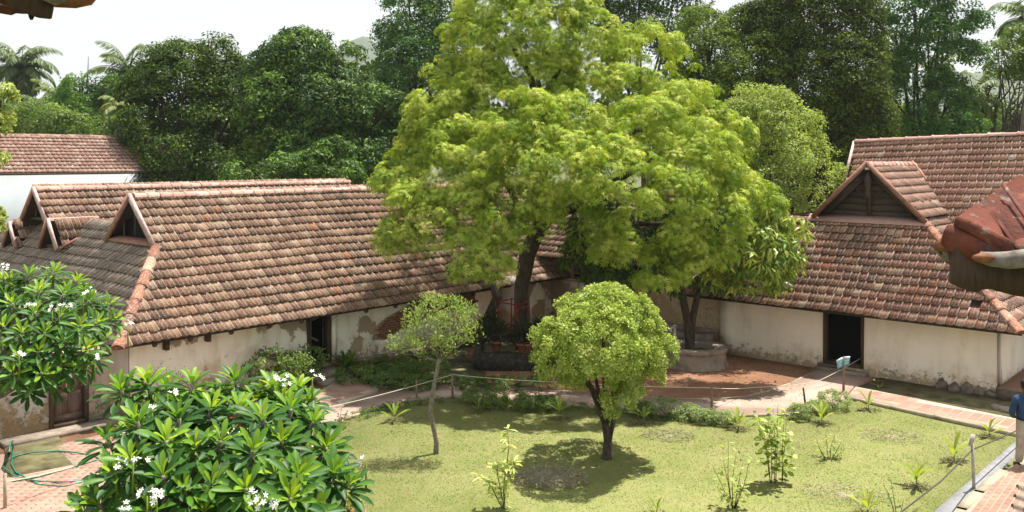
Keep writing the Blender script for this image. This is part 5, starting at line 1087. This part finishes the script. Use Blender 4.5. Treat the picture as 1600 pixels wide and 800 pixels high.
stemmy(1296, 718, [(1275, 685, 1292), (1290, 678, 1294), (1305, 680, 1297), (1315, 690, 1300), (1320, 700, 1300), (1280, 700, 1290)], 'low spreading bush in the middle of the right lawn', 'round', 26, .05, .5, .07, .45, 'low_bush')
stemmy(1404, 812, [(1380, 755, 1400), (1392, 750, 1402), (1385, 770, 1400), (1412, 780, 1408), (1440, 790, 1412)], 'sparse leggy twig plant cut by the bottom edge left of the rope', 'shrub', 7, .05, .6, .04, .4, 'twig_plant')
stemmy(327, 790 - 0, [(318, 760, 325), (330, 755, 328), (340, 765, 332)], 'small reddish twig plant at the path edge under the frangipani', 'potleaf', 14, .04, .5, .03, .9, 'twig_plant')
stemmy(534, 660, [(524, 640, 532), (534, 636, 534), (545, 640, 536)], 'small reddish twig plant on the lawn edge where the path bends', 'potleaf', 16, .04, .5, .03, .95, 'twig_plant')
stemmy(1372, 608, [(1362, 590, 1371), (1376, 592, 1372), (1381, 603, 1373)], 'small seedling in the shade right of the doorway', 'round', 7, .06, .5, .03, .6, 'small_plant')
# dark rosette plant by the steps
def rosette(label, b, n, L, mat, tb, name='rosette_plant', group=None, wd=.16, h=.25, heads=1):
    T = thing(name, label, 'plant', b, group); X = []; N = []; pos = []; m = MB(); b = Vector(b)
    for q in range(heads):
        o = b + Vector((random.uniform(-.25, .25), random.uniform(-.15, .15), 0)) * (heads > 1); t = o + Z * h * random.uniform(.6, 1.3); m.tube([o, t], [.03, .02], 6)
        for i in range(n):
            a = i * 2.4; el = math.radians(85 - 95 * i / n + random.uniform(-10, 10)); d = Vector((math.cos(a) * math.cos(el), math.sin(a) * math.cos(el), math.sin(el))); l_ = L * random.uniform(.7, 1.1); pos.append(t - Z * h * .5 * i / n); X.append(d * l_); N.append((Z - d * d.z + Vector((1e-3, 0, 0))).normalized() * l_)
    m.build('stem', M['bark_p'], T); pos, X, N = [np.array([[*q] for q in r]) for r in (pos, X, N)]; l = np.linalg.norm(X, axis=1, keepdims=True)
    pieces('leaf', 'leaf_mass', PL, X, np.cross(N / l, X / l) * l * wd, N, pos, np.clip(RNG.normal(tb, .15, len(pos)), 0, .99), M[mat], T, limit=90); return T
rosette('dark green rosette plant by the right side of the door steps', G(548, 588), 30, .48, 'dark2', .6, heads=2)
# ================================================================== THINGS IN THE YARD
# square stone planter with pots round the neem trunk
SP = thing('square_stone_planter', 'black mossy square stone planter round the foot of the big tree', 'planter', G(800, 588))
c = G(812, 560); m = MB(); R3 = [G(766, 584), G(826, 594), G(868, 574), G(800, 565)]
def cbox(cx, cy, hx, hy, z0, z1, rot):
    x = Vector((math.cos(rot), math.sin(rot), 0)); y = Vector((-x.y, x.x, 0)); return (Vector((cx, cy, (z0 + z1) / 2)), x * hx, y * hy, Z * (z1 - z0) / 2)
cx_, cy_ = G(800, 578).x + .15, 27.0
for i, (a, b) in enumerate([((-1.15, -1.2), (1.0, -1.2)), ((1.0, -1.2), (1.0, .9)), ((1.0, .9), (-1.15, .9)), ((-1.15, .9), (-1.15, -1.2))]):
    A = Vector((cx_ + a[0], cy_ + a[1], .25)); B = Vector((cx_ + b[0], cy_ + b[1], .25)); d = (B - A).normalized(); m = MB(); m.box((A + B) / 2, d * ((B - A).length / 2 - .0), d.cross(Z) * .12, Z * (.25 + .002 * i)); m.build('side_wall', M['stone_dk'], SP)
m = MB(); m.box(Vector((cx_ - .07, cy_ - .15, .22)), Vector((1.0, 0, 0)), Vector((0, 1.0, 0)), Z * .2); m.build('soil', M['dampsoil'], SP)
# pots with dark plants
def pot(name, label, c, r, h, mat='clay', ring=True):
    T = thing(name, label, 'flower pot', c); m = MB(); m.lathe(c, [(0, 0), (r * .68, 0), (r * .95, h * .86), (r * 1.1, h * .86), (r * 1.1, h), (r * .95, h), (r * .9, h * .85), (0, h * .85)], 20); m.build('pot_body', M[mat], T, smooth=False)
    m = MB(); m.lathe(c + Z * h * .86, [(0, .01), (r * .88, 0)], 16); m.build('soil', M['dampsoil'], T); return T
pots = [(775, 548, 26.2, 'clay pot on the left corner of the square planter', .17), (820, 560, 25.95, 'wide clay pot on the front corner of the square planter', .24), (768, 548, 27.3, 'clay pot standing at the back left of the square planter', .17), (846, 545, 26.6, 'clay pot right of the big tree trunk', .18)]
for i, (x, y, Y, lb, r) in enumerate(pots):
    c = Vector(((x - CX) / F * Y, Y, .47)); pot('flower_pot', lb, c, r, .30)
    rosette('spiky plant in the ' + lb, c + Z * .25, 46, .50, 'potleaf', .5, 'potted_plant', 'potted plants round the big tree', .11, .3, heads=2)
# red metal frame
RF = thing('red_metal_stand', 'red painted steel frame standing beside the big tree trunk', 'metal stand', W(14.4, 4)); 
q = [P(779, 475, 27.2), P(806, 482, 26.6), P(825, 476, 27.2), P(799, 470, 27.8)]
for p in q: m = MB(); m.bar(Vector((p.x, p.y, .1)), Vector((p.x, p.y, 1.78)), .04, .04); m.build('upright', M['redpaint'], RF)
for z in (1.76, .98, 1.62):
    for a, b in zip(q, q[1:] + q[:1]):
        if z == 1.62 and a is not q[1]: continue
        m = MB(); m.bar(Vector((a.x, a.y, z)), Vector((b.x, b.y, z)), .03, .035); m.build('rail', M['redpaint'], RF)
m = MB(); m.bar(Vector((q[1].x + .03, q[1].y, .4)), Vector((q[1].x + .03, q[1].y, 1.7)), .09, .03); m.build('side_plate', M['redpaint'], RF)
# old stump by the wall
tag(MB().tube([G(772, 545, -.1), P(772, 520, 29), P(766, 490, 29.1), P(778, 465, 29.2), P(770, 440, 29.3)], [.22, .17, .15, .19, .12], 10, .4).build('old_stump', M['bark'], smooth=True), 'dark gnarled trunk leaning on the white buttress left of the red frame', 'tree stump')
# round planter
c = Vector((5.42, 26.55, 0)); RP = thing('round_stone_planter', 'round cement rimmed stone planter holding the mango trunk', 'planter', c)
m = MB(); m.lathe(c, [(.98, 0), (.93, .1), (.90, .44)], 40, .03); m.build('drum', M['cement'], RP, smooth=True)
m = MB(); m.lathe(c, [(.90, .44), (.95, .45), (.95, .54), (.93, .56), (.60, .56), (.58, .52), (.58, .3)], 40, .012); m.build('rim', M['cement'], RP)
m = MB(); m.lathe(c, [(0, .4), (.6, .38)], 24); m.build('soil', M['stone_dk'], RP)
# posts and ropes
def post(label, x, y, ytop, r=.025, mat='wood_rail', lean=0, name='rope_post', cat='post'):
    b = G(x, y); t = P(x + lean, ytop, b.y); m = MB(); m.tube([b - Z * .05, b.lerp(t, .5), t], [r * 1.1, r, r * .9], 8, .1); o = m.build(name, M[mat], base=b); tag(o, label, cat); return t
p1 = post('short dark wooden post at the far left end of the rope line by the path', 651, 627, 593); p2 = post('pale wooden rope post behind the thin tree at the path', 707, 624, 584, .028); p3 = post('wooden rope post right of the round tree among silvery shrubs', 1112, 642, 604, .028)
p4 = post('dark leaning stick at the path edge left of the blue sign', 1259, 636, 606, .025, 'bark', -4)
p5 = post('grey steel post with a bent bracket holding the sloping rope', 1522, 768, 690, .028, 'steel', -3); 
m = MB(); m.bar(P(1516, 697, p5.y), P(1521, 679, p5.y), .06, .05); o = m.build('bracket', M['steel']); pst = bpy.data.objects[[k.name for k in bpy.data.objects if k.name.startswith('rope_post')][-1]]; o.location -= ORG[pst.name]; o.parent = pst
p6 = post('white painted post with rope at the bottom left corner', 8, 800, 740, .03, 'cement_w')
def rope(label, pts, r, mat, sag=.05, name='rope', cat='rope'):
    out = []
    for a, b in zip(pts[:-1], pts[1:]):
        for k in range(8): f = k / 8; out.append(Vector(a).lerp(Vector(b), f) - Z * sag * 4 * f * (1 - f))
    out.append(Vector(pts[-1])); m = MB(); m.tube(out, r, 6); return tag(m.build(name, M[mat]), label, cat)
rope('pale rope strung from the frangipani past the path posts to the doorway', [P(330, 672, 17.5), P(512, 637, 19.5), p2 - Z * .02, P(880, 597, (p2.y + p3.y) / 2), p3 - Z * .03, P(1180, 605, 23.2), P(1275, 597, 23.6), P(1349, 557, 25.4)], .008, 'rope', .03)
rope('dark rope sloping from the steel post down to the bottom edge', [P(1600, 668, 19.2), P(1519, 703, p5.y), P(1470, 752, 14.5), P(1400, 806, 12.5)], .013, 'rope_dk', .0)
rope('white cord running from the white post over the garden hose', [P(9, 753, p6.y), P(115, 729, p6.y + 1.2)], .010, 'rope', .02)
# blue sign
b = G(1318, 615); SG = thing('direction_sign', 'two small pale blue boards on a wooden post in front of the doorway', 'sign', b); m = MB(); m.tube([b, P(1318, 560, b.y)], [.035, .032], 8); m.build('sign_post', M['wood_rail'], SG)
for nm, quad in (('sign_board', [(1307, 564), (1316.5, 559), (1316.5, 572), (1309.5, 577)]), ('sign_board', [(1318.5, 558.5), (1328, 557.5), (1327, 569), (1319, 573)])):
    m = MB(); p = [P(x, y, b.y - .05) for x, y in quad]; m.prism(p, Vector((.0, .03, .01))); sb_ = m.build(nm, M['bluesign'], SG); m = MB(); m.bar(p[0] - Vector((0, .006, 0)), p[1] - Vector((0, .006, 0)), .035, .03); m.build('board_edge', M['whitesign'], sb_)
    for k in range(2):
        a_ = p[0].lerp(p[3], .38 + .3 * k).lerp(p[1].lerp(p[2], .38 + .3 * k), .2); b_ = p[0].lerp(p[3], .38 + .3 * k).lerp(p[1].lerp(p[2], .38 + .3 * k), .8); m = MB(); m.bar(a_ - Vector((0, .004, 0)), b_ - Vector((0, .004, 0)), .006, .012); m.build('faded_line', M['whitesign'], sb_)
# hose
def loop(cx, cy, rx, ry, a0, a1, n=26, z=.09): return [G(cx + rx * math.cos(a0 + (a1 - a0) * i / n), cy + ry * math.sin(a0 + (a1 - a0) * i / n), z + .02 * math.sin(i)) for i in range(n + 1)]
hp = [G(14, 708, .3), G(16, 690, .26), G(22, 688, .08), G(18, 725, .08), G(25, 738, .08), G(60, 757, .08), G(100, 760, .08), G(140, 750, .08), G(163, 725, .09)] + loop(85, 727, 80, 22, -.2, -math.pi * 1.05) + loop(90, 735, 75, 18, math.pi * .95, .15) + [G(165, 715, .08), G(140, 722, .09), G(95, 735, .09), G(60, 745, .09), G(20, 752, .09)]
tag(MB().tube(hp, .014, 7).build('garden_hose', M['hose'], smooth=True), 'green garden hose looped on the pink path in front of the brown door', 'hose')
tag(MB().tube([G(14, 708, 0), G(14, 708, .34)], .035, 8).build('hose_tap_pipe', M['dark']), 'short dark standpipe where the green hose starts', 'tap')
# red cloth behind the leaves, pot at the bottom
tag(MB().ball(P(371, 656, 10.6), (.12, .1, .09), 12, 8, .4).build('red_cloth_bundle', flat('red_cloth', (.55, .02, .03), .8, .2, 9), smooth=True), 'bright red bundle glimpsed through the frangipani leaves', 'cloth')
c = G(545, 840); pt_ = pot('flower_pot', 'terracotta pot with yellow flowers at the bottom edge right of the near frangipani', Vector((c.x, c.y, 0)), .26, .42)
shrub('yellow green bedding plant in the bottom edge terracotta pot', Vector((c.x, c.y, .38)), .22, .3, M['seed'], 24, .07, 24, .045, .5, name='bedding_plant', cat='plant')
# loose stones by the plinth
for i, (x, y, w_) in enumerate([(1575, 640, 'pale flat slab'), (1560, 637, 'small rounded stone')]):
    tag(MB().ball(G(x, y, .04), (.28 - .12 * i, .2, .07), 10, 6, .4).build('loose_stone', M['cement'], smooth=False), w_ + ' lying at the corner of the right building near the man', 'stone')

# ---------------- the man at the right edge
b = G(1603, 731); K = 1.70
MN = thing('person', 'man in navy long sleeved shirt and beige trousers standing at the right edge', 'person', b)
def skin_mesh(name, verts, edges, rad, mat, root=0, sub=2):
    me = bpy.data.meshes.new(name); me.from_pydata([Vector(v) for v in verts], edges, []); o = bpy.data.objects.new(name, me); COL.objects.link(o)
    reg(o, ORG[MN.name], MN); md = o.modifiers.new('skin', 'SKIN'); md.use_smooth_shade = True
    for i, r in enumerate(rad): sv = me.skin_vertices[0].data[i]; sv.radius = r if hasattr(r, '__len__') else (r, r); sv.use_root = (i == root)
    s = o.modifiers.new('sub', 'SUBSURF'); s.levels = s.render_levels = sub; me.materials.append(mat); return o
# facing away to the right, weight on both feet; x right, y away
skin_mesh('trousers', [(0, 0, .95), (0, 0, 1.02), (-.10, -.01, .88), (-.12, -.02, .50), (-.13, .02, .09), (.10, .0, .88), (.12, .0, .50), (.13, .03, .09)], [(0, 1), (0, 2), (2, 3), (3, 4), (0, 5), (5, 6), (6, 7)], [(.17, .13), (.165, .125), (.105, .105), (.082, .085), (.068, .075), (.105, .105), (.082, .085), (.068, .075)], M['trouser'])
skin_mesh('shirt', [(0, 0, .93), (0, 0, 1.15), (0, .0, 1.36), (0, .01, 1.45), (-.19, .0, 1.37), (-.27, .02, 1.10), (-.16, .19, .97), (.19, .0, 1.37), (.27, .02, 1.10), (.16, .19, .97)], [(0, 1), (1, 2), (2, 3), (2, 4), (4, 5), (5, 6), (2, 7), (7, 8), (8, 9)], [(.18, .135), (.18, .14), (.19, .125), (.07, .07), (.085, .08), (.06, .062), (.045, .045), (.085, .08), (.06, .062), (.045, .045)], M['shirt'], 1)
skin_mesh('body', [(0, .01, 1.42), (0, .015, 1.50), (0, .03, 1.58), (0, .035, 1.66), (0, .02, 1.71), (0, .12, 1.57)], [(0, 1), (1, 2), (2, 3), (3, 4), (2, 5)], [.055, .055, (.075, .09), (.078, .095), (.05, .06), .012], M['skin'])
for s in (-1, 1):
    hb = Vector((s * .12, .22, .95)); vs = [hb, hb + Vector((-s * .03, .05, -.02))]; ed = [(0, 1)]; rr = [.032, .034]
    for f in range(4):
        st = len(vs); o_ = hb + Vector((-s * (.055 + .004 * f), .06 + .018 * f, .01 - .018 * f)); vs += [o_, o_ + Vector((-s * .03, .01, -.012)), o_ + Vector((-s * .05, -.005, -.028))]; ed += [(1, st), (st, st + 1), (st + 1, st + 2)]; rr += [.010, .009, .008]
    st = len(vs); vs += [hb + Vector((-s * .02, .03, .04)), hb + Vector((-s * .045, .05, .055))]; ed += [(0, st), (st, st + 1)]; rr += [.012, .009]
    skin_mesh('hand', vs, ed, rr, M['skin'], sub=1)
    m = MB(); m.ball(b + Vector((s * .13, .06, .045)), (.055, .14, .05), 12, 8, .1); m.build('shoe', M['shoe'], MN, smooth=True)
    m = MB(); m.ball(b + Vector((s * .082, .03, 1.60)), (.012, .022, .032), 8, 6); m.build('ear', M['skin'], MN, smooth=True)
    m = MB(); m.ball(b + Vector((s * .032, .115, 1.625)), (.012, .006, .008), 8, 6); m.build('eye', M['dark'], MN, smooth=True)
m = MB(); m.ball(b + Vector((0, .015, 1.665)), (.092, .105, .085), 16, 10, .12); m.ball(b + Vector((0, -.035, 1.61)), (.082, .06, .075), 14, 8, .1); m.build('hair', M['hair'], MN, smooth=True)
m = MB(); m.lathe(b + Vector((0, 0, .965)), [(.185, 0), (.188, .03)], 20); 
m.build('belt', M['dark'], MN)
# ---------------- the air
hz = MB(); hz.box(Vector((0, 960, 145)), Vector((2400, 0, 0)), Vector((0, 1060, 0)), Vector((0, 0, 147))); ho = hz.build('haze', None); ho['kind'] = 'stuff'
t = bpy.data.materials.new('air'); t.use_nodes = True; t.node_tree.nodes.clear(); o_ = t.node_tree.nodes.new('ShaderNodeOutputMaterial'); pv = t.node_tree.nodes.new('ShaderNodeVolumePrincipled')
pv.inputs['Color'].default_value = (.93, .96, 1, 1); pv.inputs['Density'].default_value = .0002; pv.inputs['Anisotropy'].default_value = .2; t.node_tree.links.new(pv.outputs[0], o_.inputs['Volume'])
ho.data.materials.append(t)
